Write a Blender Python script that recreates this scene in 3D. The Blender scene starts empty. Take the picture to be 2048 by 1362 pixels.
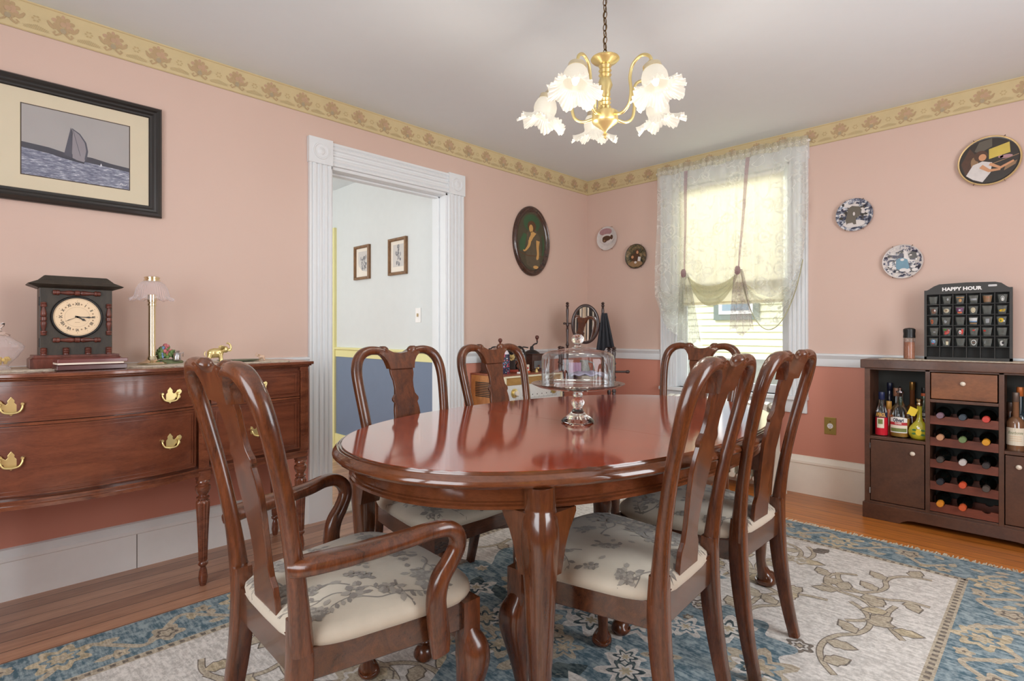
import bpy, math, random
from mathutils import Vector, Matrix
from mathutils.bvhtree import BVHTree
random.seed(7)
PI = math.pi
C = bpy.context.scene.collection
sc = bpy.context.scene

# ------------------------------------------------------------------ colour and materials
def lin(c):
    r = []
    for v in c[:3]:
        v = v / 255.0
        r.append(v / 12.92 if v <= 0.04045 else ((v + 0.055) / 1.055) ** 2.4)
    return (r[0], r[1], r[2], 1.0)

class NT:
    def __init__(s, name):
        s.m = bpy.data.materials.new(name); s.m.use_nodes = True
        s.t = s.m.node_tree; s.t.nodes.clear()
        s.out = s.t.nodes.new('ShaderNodeOutputMaterial')
    def n(s, typ, inp=None, **kw):
        x = s.t.nodes.new(typ)
        for k, v in kw.items(): setattr(x, k, v)
        for k, v in (inp or {}).items():
            if isinstance(v, bpy.types.NodeSocket): s.t.links.new(v, x.inputs[k])
            else: x.inputs[k].default_value = v
        return x
    def math(s, op, a, b=0.0, clamp=False):
        x = s.n('ShaderNodeMath', {0: a, 1: b}, operation=op); x.use_clamp = clamp
        return x.outputs[0]
    def coord(s, scale=(1, 1, 1), kind='Object', loc=(0, 0, 0), rot=(0, 0, 0)):
        tc = s.n('ShaderNodeTexCoord')
        mp = s.n('ShaderNodeMapping', {0: tc.outputs[kind], 'Location': loc, 'Rotation': rot, 'Scale': scale})
        return mp.outputs[0]
    def noise(s, vec, scale, detail=4, rough=0.55, dist=0.0, out='Fac'):
        return s.n('ShaderNodeTexNoise', {'Vector': vec, 'Scale': scale, 'Detail': detail, 'Roughness': rough, 'Distortion': dist}).outputs[out]
    def ramp(s, fac, stops, interp='LINEAR'):
        r = s.n('ShaderNodeValToRGB', {'Fac': fac}); cr = r.color_ramp; cr.interpolation = interp
        while len(cr.elements) < len(stops): cr.elements.new(0.5)
        for e, (p, c) in zip(cr.elements, stops):
            e.position = p; e.color = c
        return r.outputs[0]
    def mix(s, fac, a, b):
        x = s.n('ShaderNodeMix', data_type='RGBA')
        for i, v in ((0, fac), (6, a), (7, b)):
            if isinstance(v, bpy.types.NodeSocket): s.t.links.new(v, x.inputs[i])
            else: x.inputs[i].default_value = v
        return x.outputs[2]
    def bsdf(s, **kw):
        names = {'color': 'Base Color', 'rough': 'Roughness', 'metal': 'Metallic', 'coat': 'Coat Weight', 'coatr': 'Coat Roughness',
                 'trans': 'Transmission Weight', 'ior': 'IOR', 'alpha': 'Alpha', 'normal': 'Normal', 'emit': 'Emission Color',
                 'estr': 'Emission Strength', 'spec': 'Specular IOR Level', 'sheen': 'Sheen Weight', 'sss': 'Subsurface Weight'}
        return s.n('ShaderNodeBsdfPrincipled', {names[k]: v for k, v in kw.items()})
    def bump(s, h, strength=0.2, dist=0.01):
        return s.n('ShaderNodeBump', {'Height': h, 'Strength': strength, 'Distance': dist}).outputs[0]
    def end(s, sh):
        s.t.links.new(sh.outputs[0] if hasattr(sh, 'outputs') else sh, s.out.inputs[0]); return s.m

_cache = {}
def plain(name, c, rough=0.5, metal=0.0, coat=0.0, var=0.06, nscale=12, bump=0.0):
    if name in _cache: return _cache[name]
    t = NT(name); col = lin(c)
    f = t.noise(t.coord(), nscale, 3)
    d = tuple(v * (1 - var * 2) for v in col[:3]) + (1,)
    l = tuple(min(1, v * (1 + var)) for v in col[:3]) + (1,)
    kw = dict(color=t.mix(f, d, l), rough=rough, metal=metal, coat=coat, coatr=0.1)
    if bump: kw['normal'] = t.bump(t.noise(t.coord(), nscale * 6, 3), bump, 0.004)
    _cache[name] = t.end(t.bsdf(**kw)); return _cache[name]

def wood(name, dark, light, scale=(6, 6, 1.2), rough=0.25, coat=0.5, grain=18, band=3.0, spec=0.5):
    t = NT(name)
    v = t.coord(scale)
    w = t.noise(v, band, 5, 0.6, 1.5)
    g = t.noise(t.coord(tuple(a * 8 for a in scale)), grain / 3.0, 4, 0.7)
    f = t.math('ADD', t.math('MULTIPLY', w, 0.65), t.math('MULTIPLY', g, 0.35))
    col = t.ramp(f, [(0.34, lin(dark)), (0.66, lin(light))])
    return t.end(t.bsdf(color=col, rough=rough, coat=coat, coatr=0.08, spec=spec, normal=t.bump(g, 0.05, 0.002)))

def glass(name, c=(255, 255, 255), rough=0.0, ior=1.45):
    t = NT(name)
    return t.end(t.bsdf(color=lin(c), rough=rough, trans=1.0, ior=ior))

def thin_glass(name, tint=(255, 255, 255), refl=0.9, haze=0.0):
    # clear sheet glass: straight-through view with the mirror reflection of a real pane
    t = NT(name)
    fr = t.n('ShaderNodeFresnel', {'IOR': 1.5})
    tr = t.n('ShaderNodeBsdfTransparent', {'Color': lin(tint)})
    gl = t.n('ShaderNodeBsdfGlossy', {'Color': (1, 1, 1, 1), 'Roughness': 0.02})
    f = t.math('MULTIPLY', fr.outputs[0], refl)
    ms = t.n('ShaderNodeMixShader', {0: f, 1: tr.outputs[0], 2: gl.outputs[0]})
    return t.end(ms)

M = {}
M['mahogany'] = wood('mahogany_chair', (54, 27, 14), (110, 60, 32), (7, 7, 1.2), 0.26, 0.4)
M['table_leg'] = wood('cherry_table_leg', (66, 35, 19), (104, 60, 35), (5, 5, 0.9), 0.2, 0.6)
M['mahogany_y'] = wood('mahogany_rail', (50, 27, 16), (98, 56, 32), (1.2, 7, 7), 0.24, 0.6)
M['table_top'] = wood('cherry_table_top', (138, 44, 20), (170, 66, 32), (1.2, 6, 6), 0.05, 0.9, band=2.0, spec=0.75)
M['table_wood'] = wood('cherry_table_edge', (78, 42, 23), (116, 66, 38), (1.2, 1.2, 4), 0.16, 0.7)
M['sideboard'] = wood('sideboard_mahogany', (86, 42, 27), (126, 70, 46), (5, 0.8, 5), 0.28, 0.5)
M['sideboard_trim'] = wood('sideboard_edge', (84, 44, 30), (138, 80, 54), (5, 1.2, 5), 0.2, 0.6)
M['cab_brown'] = wood('espresso_cabinet', (68, 42, 29), (98, 64, 45), (1.2, 5, 1.2), 0.42, 0.15)
M['cab_drawer'] = wood('drawer_front_brown', (108, 64, 34), (148, 92, 52), (1.0, 5, 2.0), 0.4, 0.15)
M['cab_dark'] = plain('cabinet_interior', (44, 40, 36), 0.6)
M['cab_back'] = plain('cabinet_back_panel', (58, 60, 56), 0.7)
M['brass'] = plain('polished_brass', (232, 212, 150), 0.34, 0.85, var=0.08)
M['brass_pale'] = plain('pale_brass', (236, 222, 188), 0.18, 1.0, var=0.04)
M['bronze'] = plain('antique_bronze', (120, 96, 64), 0.35, 1.0)
M['black_wood'] = plain('black_frame_wood', (34, 31, 29), 0.33, coat=0.3)
M['clock_wood'] = wood('dark_clock_wood', (40, 36, 30), (66, 58, 48), (6, 6, 2), 0.5, 0.1)
M['clock_red'] = wood('red_brown_clock_wood', (70, 34, 26), (124, 66, 52), (6, 6, 2), 0.4, 0.2)
M['white_trim'] = plain('white_trim_paint', (228, 232, 234), 0.4, var=0.01)
M['white_base'] = plain('white_baseboard_paint', (244, 248, 248), 0.42, var=0.03, bump=0.08)
M['cream_base'] = plain('cream_baseboard_paint', (246, 240, 226), 0.45, var=0.03, bump=0.06)
M['ceiling'] = plain('ceiling_paint', (226, 234, 237), 0.8, var=0.01)
M['hall_wall'] = plain('hall_grey_wall', (214, 220, 220), 0.75, var=0.02)
M['hall_yellow'] = plain('hall_yellow_trim', (230, 226, 164), 0.45, var=0.02)
M['hall_blue'] = plain('hall_slate_wainscot', (112, 128, 152), 0.6, var=0.03)
M['black'] = plain('black_paint', (20, 20, 20), 0.4)
M['iron'] = plain('dark_cast_iron', (52, 50, 50), 0.4, 0.6)
M['grey_metal'] = plain('grey_tin', (120, 120, 122), 0.4, 0.5)
M['silver'] = plain('silver_metal', (200, 200, 204), 0.2, 1.0)
M['ivory'] = plain('ivory_ceramic', (232, 222, 204), 0.25, coat=0.4)
M['white'] = plain('matte_white', (240, 240, 238), 0.5)
M['mirror'] = plain('mirror_glass', (240, 240, 240), 0.02, 1.0, var=0.0)
M['crochet'] = plain('cream_crochet', (226, 212, 192), 0.9, nscale=140, var=0.2, bump=0.5)
M['radiator'] = plain('cream_radiator_paint', (226, 222, 208), 0.4, var=0.03)
M['clear'] = glass('clear_glass')
M['pane'] = thin_glass('window_pane')
M['thin'] = thin_glass('thin_clear_glass', (248, 249, 250), 0.75)
M['cover'] = thin_glass('picture_cover_glass', (255, 255, 255), 0.22)

def wallpaint(name, c):
    t = NT(name)
    a = t.noise(t.coord((1, 1, 1)), 1.3, 4, 0.6)
    b = t.noise(t.coord((1, 1, 60)), 6, 3, 0.6)
    col = lin(c)
    d = (col[0] * 0.95, col[1] * 0.93, col[2] * 0.93, 1)
    l = (min(1, col[0] * 1.03), col[1] * 1.04, col[2] * 1.04, 1)
    return t.end(t.bsdf(color=t.mix(a, d, l), rough=0.62, normal=t.bump(b, 0.06, 0.003)))
M['pink'] = wallpaint('pink_wall_paint', (214, 187, 173))
M['coral'] = wallpaint('coral_wall_paint', (208, 142, 122))

def planks(name, axis, dark, light):
    t = NT(name)
    tc = t.n('ShaderNodeTexCoord'); sp = t.n('ShaderNodeSeparateXYZ', {0: tc.outputs['Object']})
    across = sp.outputs[1] if axis == 'x' else sp.outputs[0]
    p = t.math('MULTIPLY', across, 1 / 0.085)
    idx = t.math('FLOOR', p); fr = t.math('FRACT', p)
    gap = t.math('LESS_THAN', t.math('ABSOLUTE', t.math('SUBTRACT', fr, 0.5)), 0.478)
    rnd = t.n('ShaderNodeTexWhiteNoise', {'W': idx}, noise_dimensions='1D').outputs[0]
    sc_ = (2.2, 26, 2) if axis == 'x' else (26, 2.2, 2)
    g = t.noise(t.coord(sc_), 1.6, 6, 0.65, 0.8)
    st = t.noise(t.coord((1, 1, 1)), 1.7, 4, 0.7)
    f = t.math('ADD', t.math('ADD', t.math('MULTIPLY', g, 0.6), t.math('MULTIPLY', rnd, 0.22)), t.math('MULTIPLY', st, 0.25))
    col = t.ramp(f, [(0.30, lin(dark)), (0.74, lin(light))])
    col = t.mix(gap, lin(tuple(v * 0.35 for v in dark)), col)
    return t.end(t.bsdf(color=col, rough=t.math('ADD', t.math('MULTIPLY', g, 0.15), 0.24), coat=0.25, coatr=0.2,
                        normal=t.bump(gap, 0.4, 0.002)))
M['plank_y'] = planks('floorboards_reddish', 'y', (130, 86, 66), (198, 150, 120))
M['plank_x'] = planks('floorboards_orange', 'x', (136, 70, 22), (226, 142, 62))

def fabric_pile(name, c, c2, sc_=90, rough=0.95):
    t = NT(name)
    a = t.noise(t.coord((1, 1, 1)), sc_, 3, 0.7)
    b = t.noise(t.coord((1, 6, 1)), 14, 4, 0.7)
    f = t.math('ADD', t.math('MULTIPLY', a, 0.5), t.math('MULTIPLY', b, 0.5))
    return t.end(t.bsdf(color=t.ramp(f, [(0.42, lin(c2)), (0.58, lin(c))]), rough=rough, spec=0.1, normal=t.bump(a, 0.7, 0.004)))
M['rug_cream'] = fabric_pile('rug_cream_pile', (226, 222, 216), (186, 182, 176), 60)
M['rug_blue'] = fabric_pile('rug_blue_pile', (158, 172, 176), (84, 108, 120), 34)
M['rug_tan'] = fabric_pile('rug_tan_pile', (198, 188, 168), (162, 150, 132))
M['rug_ivory'] = fabric_pile('rug_ivory_pile', (212, 198, 170), (160, 148, 124), 50)
M['rug_line'] = fabric_pile('rug_grey_brown_pile', (140, 130, 120), (104, 98, 92))
M['rug_dark'] = fabric_pile('rug_dark_teal_pile', (110, 122, 122), (54, 68, 74), 34)
M['rug_fringe'] = plain('rug_fringe_cotton', (214, 204, 182), 0.9, nscale=60, var=0.12)

def seat_fabric(name, c0, c1):
    t = NT(name); v = t.coord((1, 1, 1))
    g = t.noise(v, 30, 3, 0.6); weave = t.noise(v, 400, 2, 0.5); w2 = t.noise(v, 7, 3, .5)
    return t.end(t.bsdf(color=t.mix(t.math('ADD', t.math('MULTIPLY', g, .5), t.math('MULTIPLY', w2, .5)), lin(c0), lin(c1)), rough=0.62, sheen=0.25, spec=.3, normal=t.bump(weave, 0.15, 0.001)))
M['seat_print'] = seat_fabric('seat_print_grey', (104, 98, 92), (140, 132, 122)); M['seat_print2'] = seat_fabric('seat_print_pale', (134, 128, 118), (160, 152, 140))
M['seat'] = seat_fabric('cream_seat_fabric', (172, 162, 146), (196, 186, 168))

def lace(name, c, dens0, dens1, scale):
    t = NT(name)
    v = t.coord((1, 1, 1))
    wv = t.n('ShaderNodeVectorMath', {0: v, 1: t.n('ShaderNodeVectorMath', {0: t.noise(v, 14, 2, 0.5, 0, 'Color'), 'Scale': 0.05}, operation='SCALE').outputs[0]}, operation='ADD').outputs[0]
    vo = t.n('ShaderNodeTexVoronoi', {'Vector': v, 'Scale': scale, 'Randomness': 0.85})
    rings = t.math('SINE', t.math('ADD', t.math('MULTIPLY', vo.outputs['Distance'], 30.0), t.math('MULTIPLY', t.noise(v, 60, 2), 7.0)))
    rose = t.math('MULTIPLY', t.math('GREATER_THAN', rings, 0.15), t.math('LESS_THAN', vo.outputs['Distance'], 0.46))
    nb = t.noise(wv, scale * 1.1, 1, 0.4)
    stem = t.math('LESS_THAN', t.math('ABSOLUTE', t.math('SUBTRACT', nb, 0.5)), 0.012)
    pat = t.math('MAXIMUM', rose, stem)
    dens = t.math('ADD', dens0, t.math('MULTIPLY', pat, dens1 - dens0), True)
    df = t.n('ShaderNodeBsdfDiffuse', {'Color': lin(c)}); tl = t.n('ShaderNodeBsdfTranslucent', {'Color': lin(c)})
    cl = t.n('ShaderNodeMixShader', {0: 0.45, 1: df.outputs[0], 2: tl.outputs[0]})
    tr = t.n('ShaderNodeBsdfTransparent', {'Color': (1, 1, 1, 1)})
    return t.end(t.n('ShaderNodeMixShader', {0: dens, 1: tr.outputs[0], 2: cl.outputs[0]}))
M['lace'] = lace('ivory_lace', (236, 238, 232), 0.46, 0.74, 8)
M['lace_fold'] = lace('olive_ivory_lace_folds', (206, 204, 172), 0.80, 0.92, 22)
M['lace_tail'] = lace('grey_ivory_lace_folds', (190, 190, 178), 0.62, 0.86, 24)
M['ribbon'] = lace('mauve_ribbon', (172, 140, 150), 0.6, 0.75, 20)
def shade_cloth():
    t = NT('cream_shade_cloth'); c = (240, 236, 220)
    df = t.n('ShaderNodeBsdfDiffuse', {'Color': lin(c)}); tl = t.n('ShaderNodeBsdfTranslucent', {'Color': lin((252, 248, 232))})
    return t.end(t.n('ShaderNodeMixShader', {0: 0.5, 1: df.outputs[0], 2: tl.outputs[0]}))
M['shade'] = shade_cloth()
def frosted():
    t = NT('frosted_ruffled_glass')
    df = t.n('ShaderNodeBsdfDiffuse', {'Color': (0.42, 0.41, 0.38, 1)}); tl = t.n('ShaderNodeBsdfTranslucent', {'Color': (.42, .40, .36, 1)})
    gl = t.n('ShaderNodeBsdfGlossy', {'Roughness': 0.15})
    em = t.n('ShaderNodeEmission', {'Color': (1, 0.93, 0.80, 1), 'Strength': 0.20})
    a = t.n('ShaderNodeMixShader', {0: 0.35, 1: df.outputs[0], 2: tl.outputs[0]})
    b = t.n('ShaderNodeMixShader', {0: 0.06, 1: a.outputs[0], 2: gl.outputs[0]})
    return t.end(t.n('ShaderNodeAddShader', {0: b.outputs[0], 1: em.outputs[0]}))
M['frosted'] = frosted()
def emitter(name, c, s):
    t = NT(name); return t.end(t.n('ShaderNodeEmission', {'Color': lin(c), 'Strength': s}))
M['bulb'] = emitter('lit_bulb', (255, 236, 200), 5)

# ------------------------------------------------------------------ geometry helper
def cat(pts, n=6, closed=False):
    out = []; N = len(pts)
    rng = range(N if closed else N - 1)
    for i in rng:
        if closed: p0, p1, p2, p3 = (pts[(i + k) % N] for k in (-1, 0, 1, 2))
        else: p0, p1, p2, p3 = pts[max(i - 1, 0)], pts[i], pts[i + 1], pts[min(i + 2, N - 1)]
        for k in range(n):
            t = k / n
            out.append(tuple(0.5 * ((2 * b) + (-a + c) * t + (2 * a - 5 * b + 4 * c - d) * t * t + (-a + 3 * b - 3 * c + d) * t ** 3)
                             for a, b, c, d in zip(p0, p1, p2, p3)))
    if not closed: out.append(tuple(pts[-1]))
    return out

WL = Matrix(((0, 0, 1, 0), (1, 0, 0, 0), (0, 1, 0, 0), (0, 0, 0, 1)))      # picture plane facing +X (local x -> +Y, y -> +Z)
WR = Matrix(((1, 0, 0, 0), (0, 0, -1, 0), (0, 1, 0, 0), (0, 0, 0, 1)))     # picture plane facing -Y

class G:
    def __init__(s): s.v = []; s.f = []; s.mi = []; s.M = Matrix.Identity(4); s.cur = 0
    def at(s, *m):
        s.M = Matrix.Identity(4)
        for k in m:
            s.M = s.M @ (Matrix.Translation(k) if not isinstance(k, Matrix) else k)
        return s
    def mat(s, i): s.cur = i; return s
    def add(s, vs, fs):
        o = len(s.v); s.v += [tuple(s.M @ Vector(p)) for p in vs]
        s.f += [tuple(o + i for i in f) for f in fs]; s.mi += [s.cur] * len(fs); return s
    def box(s, x0, x1, y0, y1, z0, z1):
        v = [(x, y, z) for z in (z0, z1) for y in (y0, y1) for x in (x0, x1)]
        return s.add(v, [(0, 2, 3, 1), (4, 5, 7, 6), (0, 1, 5, 4), (2, 6, 7, 3), (0, 4, 6, 2), (1, 3, 7, 5)])
    def loft(s, rings, cap=True, closed=False):
        n = len(rings[0]); vs = [p for r in rings for p in r]; fs = []
        m = len(rings)
        for i in range(m if closed else m - 1):
            j = (i + 1) % m
            for k in range(n):
                l = (k + 1) % n
                fs.append((i * n + k, i * n + l, j * n + l, j * n + k))
        if cap and not closed:
            fs.append(tuple(range(n - 1, -1, -1))); fs.append(tuple((m - 1) * n + k for k in range(n)))
        return s.add(vs, fs)
    def lathe(s, prof, n=24, cap=True, sx=1, sy=1, ruff=None):
        rings = []
        for idx, (r, z) in enumerate(prof):
            ring = []
            for k in range(n):
                a = 2 * PI * k / n; rr = r; zz = z
                if ruff: rr, zz = ruff(idx, r, z, a)
                ring.append((rr * math.cos(a) * sx, rr * math.sin(a) * sy, zz))
            rings.append(ring)
        return s.loft(rings, cap)
    def sweep(s, path, ref=(0, 1, 0), n=12, p=2.4, cap=True, closed=False):
        # path of (x,y,z,w,d): half-width w across, half-depth d along ref
        P = [Vector(q[:3]) for q in path]; rings = []; ref = Vector(ref)
        for i, q in enumerate(path):
            if closed: t = P[(i + 1) % len(P)] - P[i - 1]
            else: t = P[min(i + 1, len(P) - 1)] - P[max(i - 1, 0)]
            t.normalize()
            d = ref - t * ref.dot(t)
            if d.length < 1e-4: d = Vector((1, 0, 0)) - t * t.x
            d.normalize(); w = t.cross(d)
            ring = []
            for k in range(n):
                a = 2 * PI * k / n; c, sn = math.cos(a), math.sin(a)
                cc = math.copysign(abs(c) ** (2 / p), c); ss = math.copysign(abs(sn) ** (2 / p), sn)
                ring.append(tuple(P[i] + w * (q[3] * cc) + d * (q[4] * ss)))
            rings.append(ring)
        return s.loft(rings, cap, closed)
    def tube(s, pts, r, n=8, ref=(0.13, 0.2, 1), closed=False):
        return s.sweep([tuple(p[:3]) + ((p[3], p[3]) if len(p) > 3 else (r, r)) for p in pts], ref, n, 2.0, True, closed)
    def ball(s, c, r, n=16, sc_=(1, 1, 1)):
        rings = []
        m = n // 2
        for i in range(1, m):
            a = PI * i / m
            rings.append([(c[0] + r * sc_[0] * math.sin(a) * math.cos(2 * PI * k / n), c[1] + r * sc_[1] * math.sin(a) * math.sin(2 * PI * k / n),
                           c[2] - r * sc_[2] * math.cos(a)) for k in range(n)])
        return s.loft(rings)
    def prism(s, pts, z0, z1):
        # outline in local xy, extruded in z
        return s.loft([[(x, y, z0) for x, y in pts], [(x, y, z1) for x, y in pts]])
    def poly(s, pts, z=0.0):
        return s.add([(x, y, z) for x, y in pts], [tuple(range(len(pts)))])
    def disc(s, cx, cy, rx, ry=None, z=0, n=20):
        ry = ry or rx
        return s.poly([(cx + rx * math.cos(2 * PI * k / n), cy + ry * math.sin(2 * PI * k / n)) for k in range(n)], z)
    def ring(s, cx, cy, r0, r1, z=0, n=40, asp=1.0):
        vs = []; fs = []
        for k in range(n):
            a = 2 * PI * k / n
            vs += [(cx + r0 * math.cos(a), cy + r0 * math.sin(a) * asp, z), (cx + r1 * math.cos(a), cy + r1 * math.sin(a) * asp, z)]
            fs.append((2 * k, 2 * k + 1, (2 * k + 3) % (2 * n), (2 * k + 2) % (2 * n)))
        return s.add(vs, fs)
    def ribbon(s, pts, w, z=0.0):
        vs = []; fs = []
        for i, p in enumerate(pts):
            a = pts[max(i - 1, 0)]; b = pts[min(i + 1, len(pts) - 1)]
            tx, ty = b[0] - a[0], b[1] - a[1]; L = math.hypot(tx, ty) or 1
            ww = (p[2] if len(p) > 2 else w) / 2
            vs += [(p[0] - ty / L * ww, p[1] + tx / L * ww, z), (p[0] + ty / L * ww, p[1] - tx / L * ww, z)]
            if i: fs.append((2 * i - 2, 2 * i - 1, 2 * i + 1, 2 * i))
        return s.add(vs, fs)
    def grid(s, fn, nu, nv):
        vs = [fn(i / nu, j / nv) for j in range(nv + 1) for i in range(nu + 1)]
        fs = [(j * (nu + 1) + i, j * (nu + 1) + i + 1, (j + 1) * (nu + 1) + i + 1, (j + 1) * (nu + 1) + i) for j in range(nv) for i in range(nu)]
        return s.add(vs, fs)
    def text(s, txt, size, cx=0, cy=0, z=0, bold=0.0, sx=1.0, shear=0.0):
        cu = bpy.data.curves.new('t', 'FONT'); cu.body = txt; cu.size = size; cu.align_x = 'CENTER'; cu.align_y = 'CENTER'
        cu.offset = bold; cu.shear = shear; cu.resolution_u = 2
        o = bpy.data.objects.new('t', cu); me = bpy.data.meshes.new_from_object(o)
        s.add([(cx + v.co.x * sx, cy + v.co.y, z) for v in me.vertices], [tuple(p.vertices) for p in me.polygons])
        bpy.data.objects.remove(o); bpy.data.curves.remove(cu); bpy.data.meshes.remove(me); return s
    def build(s, name, mats, parent=None, smooth=40, bevel=0.0, seg=2, loc=None, subsurf=0):
        me = bpy.data.meshes.new(name); me.from_pydata(s.v, [], s.f); me.update()
        if not isinstance(mats, (list, tuple)): mats = [mats]
        for m in mats: me.materials.append(m)
        for p, i in zip(me.polygons, s.mi): p.material_index = i
        if smooth:
            for p in me.polygons: p.use_smooth = True
            me.set_sharp_from_angle(angle=math.radians(smooth))
        o = bpy.data.objects.new(name, me); C.objects.link(o)
        if parent: o.parent = parent
        if loc: o.location = loc
        if subsurf:
            b = o.modifiers.new('sub', 'SUBSURF'); b.levels = subsurf; b.render_levels = subsurf
        if bevel:
            b = o.modifiers.new('bevel', 'BEVEL'); b.width = bevel; b.segments = seg; b.limit_method = 'ANGLE'; b.angle_limit = math.radians(50)
            b.harden_normals = False
        return o

def thing(name, label, category, loc=(0, 0, 0), rz=0, group=None):
    o = bpy.data.objects.new(name, None); C.objects.link(o); o.empty_display_size = 0.05
    o.location = loc; o.rotation_euler = (0, 0, rz); o['label'] = label; o['category'] = category
    if group: o['group'] = group
    return o
def tag(o, label, category, group=None, kind=None):
    o['label'] = label; o['category'] = category
    if group: o['group'] = group
    if kind: o['kind'] = kind
    return o
def struct(o, label=None):
    o['kind'] = 'structure'
    if label: o['label'] = label
    return o
def dup(root, loc, rz=0, label=None, group=None):
    def cp(o, par):
        c = o.copy(); C.objects.link(c)
        if par: c.parent = par
        for ch in list(o.children): cp(ch, c)
        return c
    r = cp(root, None); r.location = loc; r.rotation_euler = (0, 0, rz)
    if label: r['label'] = label
    if group: r['group'] = group
    return r

# ------------------------------------------------------------------ camera
CAM = (3.120, -4.1446, 1.12)
cd = bpy.data.cameras.new('camera'); co = bpy.data.objects.new('camera', cd); C.objects.link(co)
cd.sensor_width = 36; cd.lens = 1092 / 2048 * 36; cd.shift_y = -(681 - 665) / 2048; cd.clip_start = 0.05
co.location = CAM; co.rotation_euler = (PI / 2, 0, math.radians(44.846)); sc.camera = co

# ------------------------------------------------------------------ room shell
H = 2.541
XR, YS = 4.3, -5.3
T = 0.16
DY0, DY1, DZ = -2.575, -1.67, 2.13        # doorway in the left wall
WX0, WX1, WZ0, WZ1 = 0.895, 1.785, 0.675, 2.335   # window in the far wall
RZ = 0.93
def wallbox(g, along, t0, t1, a, b, z0, z1):
    # paint split at RZ
    for lo, hi, m in ((z0, min(z1, RZ), 1), (max(z0, RZ), z1, 0)):
        if hi > lo:
            g.mat(m)
            if along == 'y': g.box(t0, t1, a, b, lo, hi)
            else: g.box(a, b, t0, t1, lo, hi)
g = G()
wallbox(g, 'y', -T, 0, YS, DY0, 0, H); wallbox(g, 'y', -T, 0, DY1, 0.15, 0, H); wallbox(g, 'y', -T, 0, DY0, DY1, DZ, H)
struct(g.build('wall_left', [M['pink'], M['coral']], smooth=0))
g = G()
wallbox(g, 'x', 0, 0.15, 0, WX0, 0, H); wallbox(g, 'x', 0, 0.15, WX1, XR, 0, H)
wallbox(g, 'x', 0, 0.15, WX0, WX1, 0, WZ0); wallbox(g, 'x', 0, 0.15, WX0, WX1, WZ1, H)
struct(g.build('wall_back', [M['pink'], M['coral']], smooth=0))
# the two walls behind the camera, each with an opening added for a fill lamp
g = G()
wallbox(g, 'y', XR, XR + .15, YS, -2.7, 0, H); wallbox(g, 'y', XR, XR + .15, -1.4, 0.15, 0, H)
wallbox(g, 'y', XR, XR + .15, -2.7, -1.4, 0, 0.7); wallbox(g, 'y', XR, XR + .15, -2.7, -1.4, 2.3, H)
struct(g.build('wall_right', [M['pink'], M['coral']], smooth=0))
g = G()
wallbox(g, 'x', YS - .15, YS, -T, 1.4, 0, H); wallbox(g, 'x', YS - .15, YS, 3.2, XR + .15, 0, H)
wallbox(g, 'x', YS - .15, YS, 1.4, 3.2, 0, 0.7); wallbox(g, 'x', YS - .15, YS, 1.4, 3.2, 2.3, H)
struct(g.build('wall_front', [M['pink'], M['coral']], smooth=0))
g = G(); g.box(-T, XR + .15, YS - .15, 0.15, H, H + .1)
struct(g.build('ceiling', M['ceiling'], smooth=0))
# floor: boards run along each wall, mitred on the diagonal from the corner
g = G(); z = 0
g.mat(0).poly([(-T, YS - .15), (XR + .15, YS - .15), (0.0, 0.0), (-T, .15)], 0)
g.mat(1).poly([(0.0, 0.0), (XR + .15, YS - .15), (XR + .15, .15), (-T, .15)], 0)
g.mat(0).poly([(-2.6, -4.6), (-T, -4.6), (-T, .15), (-2.6, .15)], 0)
struct(g.build('floor', [M['plank_y'], M['plank_x']], smooth=0))
g = G(); g.box(-T - .01, 0.015, DY0, DY1, 0, 0.012)
struct(g.build('trim_1', plain('worn_threshold_wood', (190, 180, 166), 0.7, nscale=30, var=.25), smooth=0))

# baseboards
def base(name, along, a, b, h, side, m):
    g = G()
    prof = [(0, 0), (.024, 0), (.024, h - .055), (.03, h - .05), (.03, h - .035), (.02, h - .02), (.012, h - .005), (0, h)]
    if along == 'y': rings = [[(x, t, z) for x, z in prof] for t in (a, b)]
    else: rings = [[(t, -x, z) for x, z in prof] for t in (a, b)]
    g.loft(rings)
    return struct(g.build(name, m, smooth=30))
base('baseboard_left', 'y', YS, -2.715, .215, 0, M['white_base'])
base('baseboard_left', 'y', -1.53, 0, .215, 0, M['white_base'])
base('baseboard_back', 'x', 0, XR, .262, 0, M['cream_base'])
g = G(); g.box(0.024, 0.0247, -3.563, -3.560, 0, .165)
struct(g.build('trim_2', plain('board_joint_gap', (90, 84, 78), 0.9), smooth=0))
def rail(name, along, a, b):
    g = G(); prof = [(0, .888), (.010, .890), (.014, .91), (.012, .94), (.022, .955), (.028, .965), (.028, .975), (0, .978)]
    if along == 'y': rings = [[(x, t, z) for x, z in prof] for t in (a, b)]
    else: rings = [[(t, -x, z) for x, z in prof] for t in (a, b)]
    g.loft(rings); return struct(g.build(name, M['white_trim'], smooth=30))
rail('trim_3', 'y', YS, -2.715); rail('trim_4', 'y', -1.53, 0)
rail('trim_5', 'x', 0.0, .765); rail('trim_6', 'x', 1.9, XR)

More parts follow.
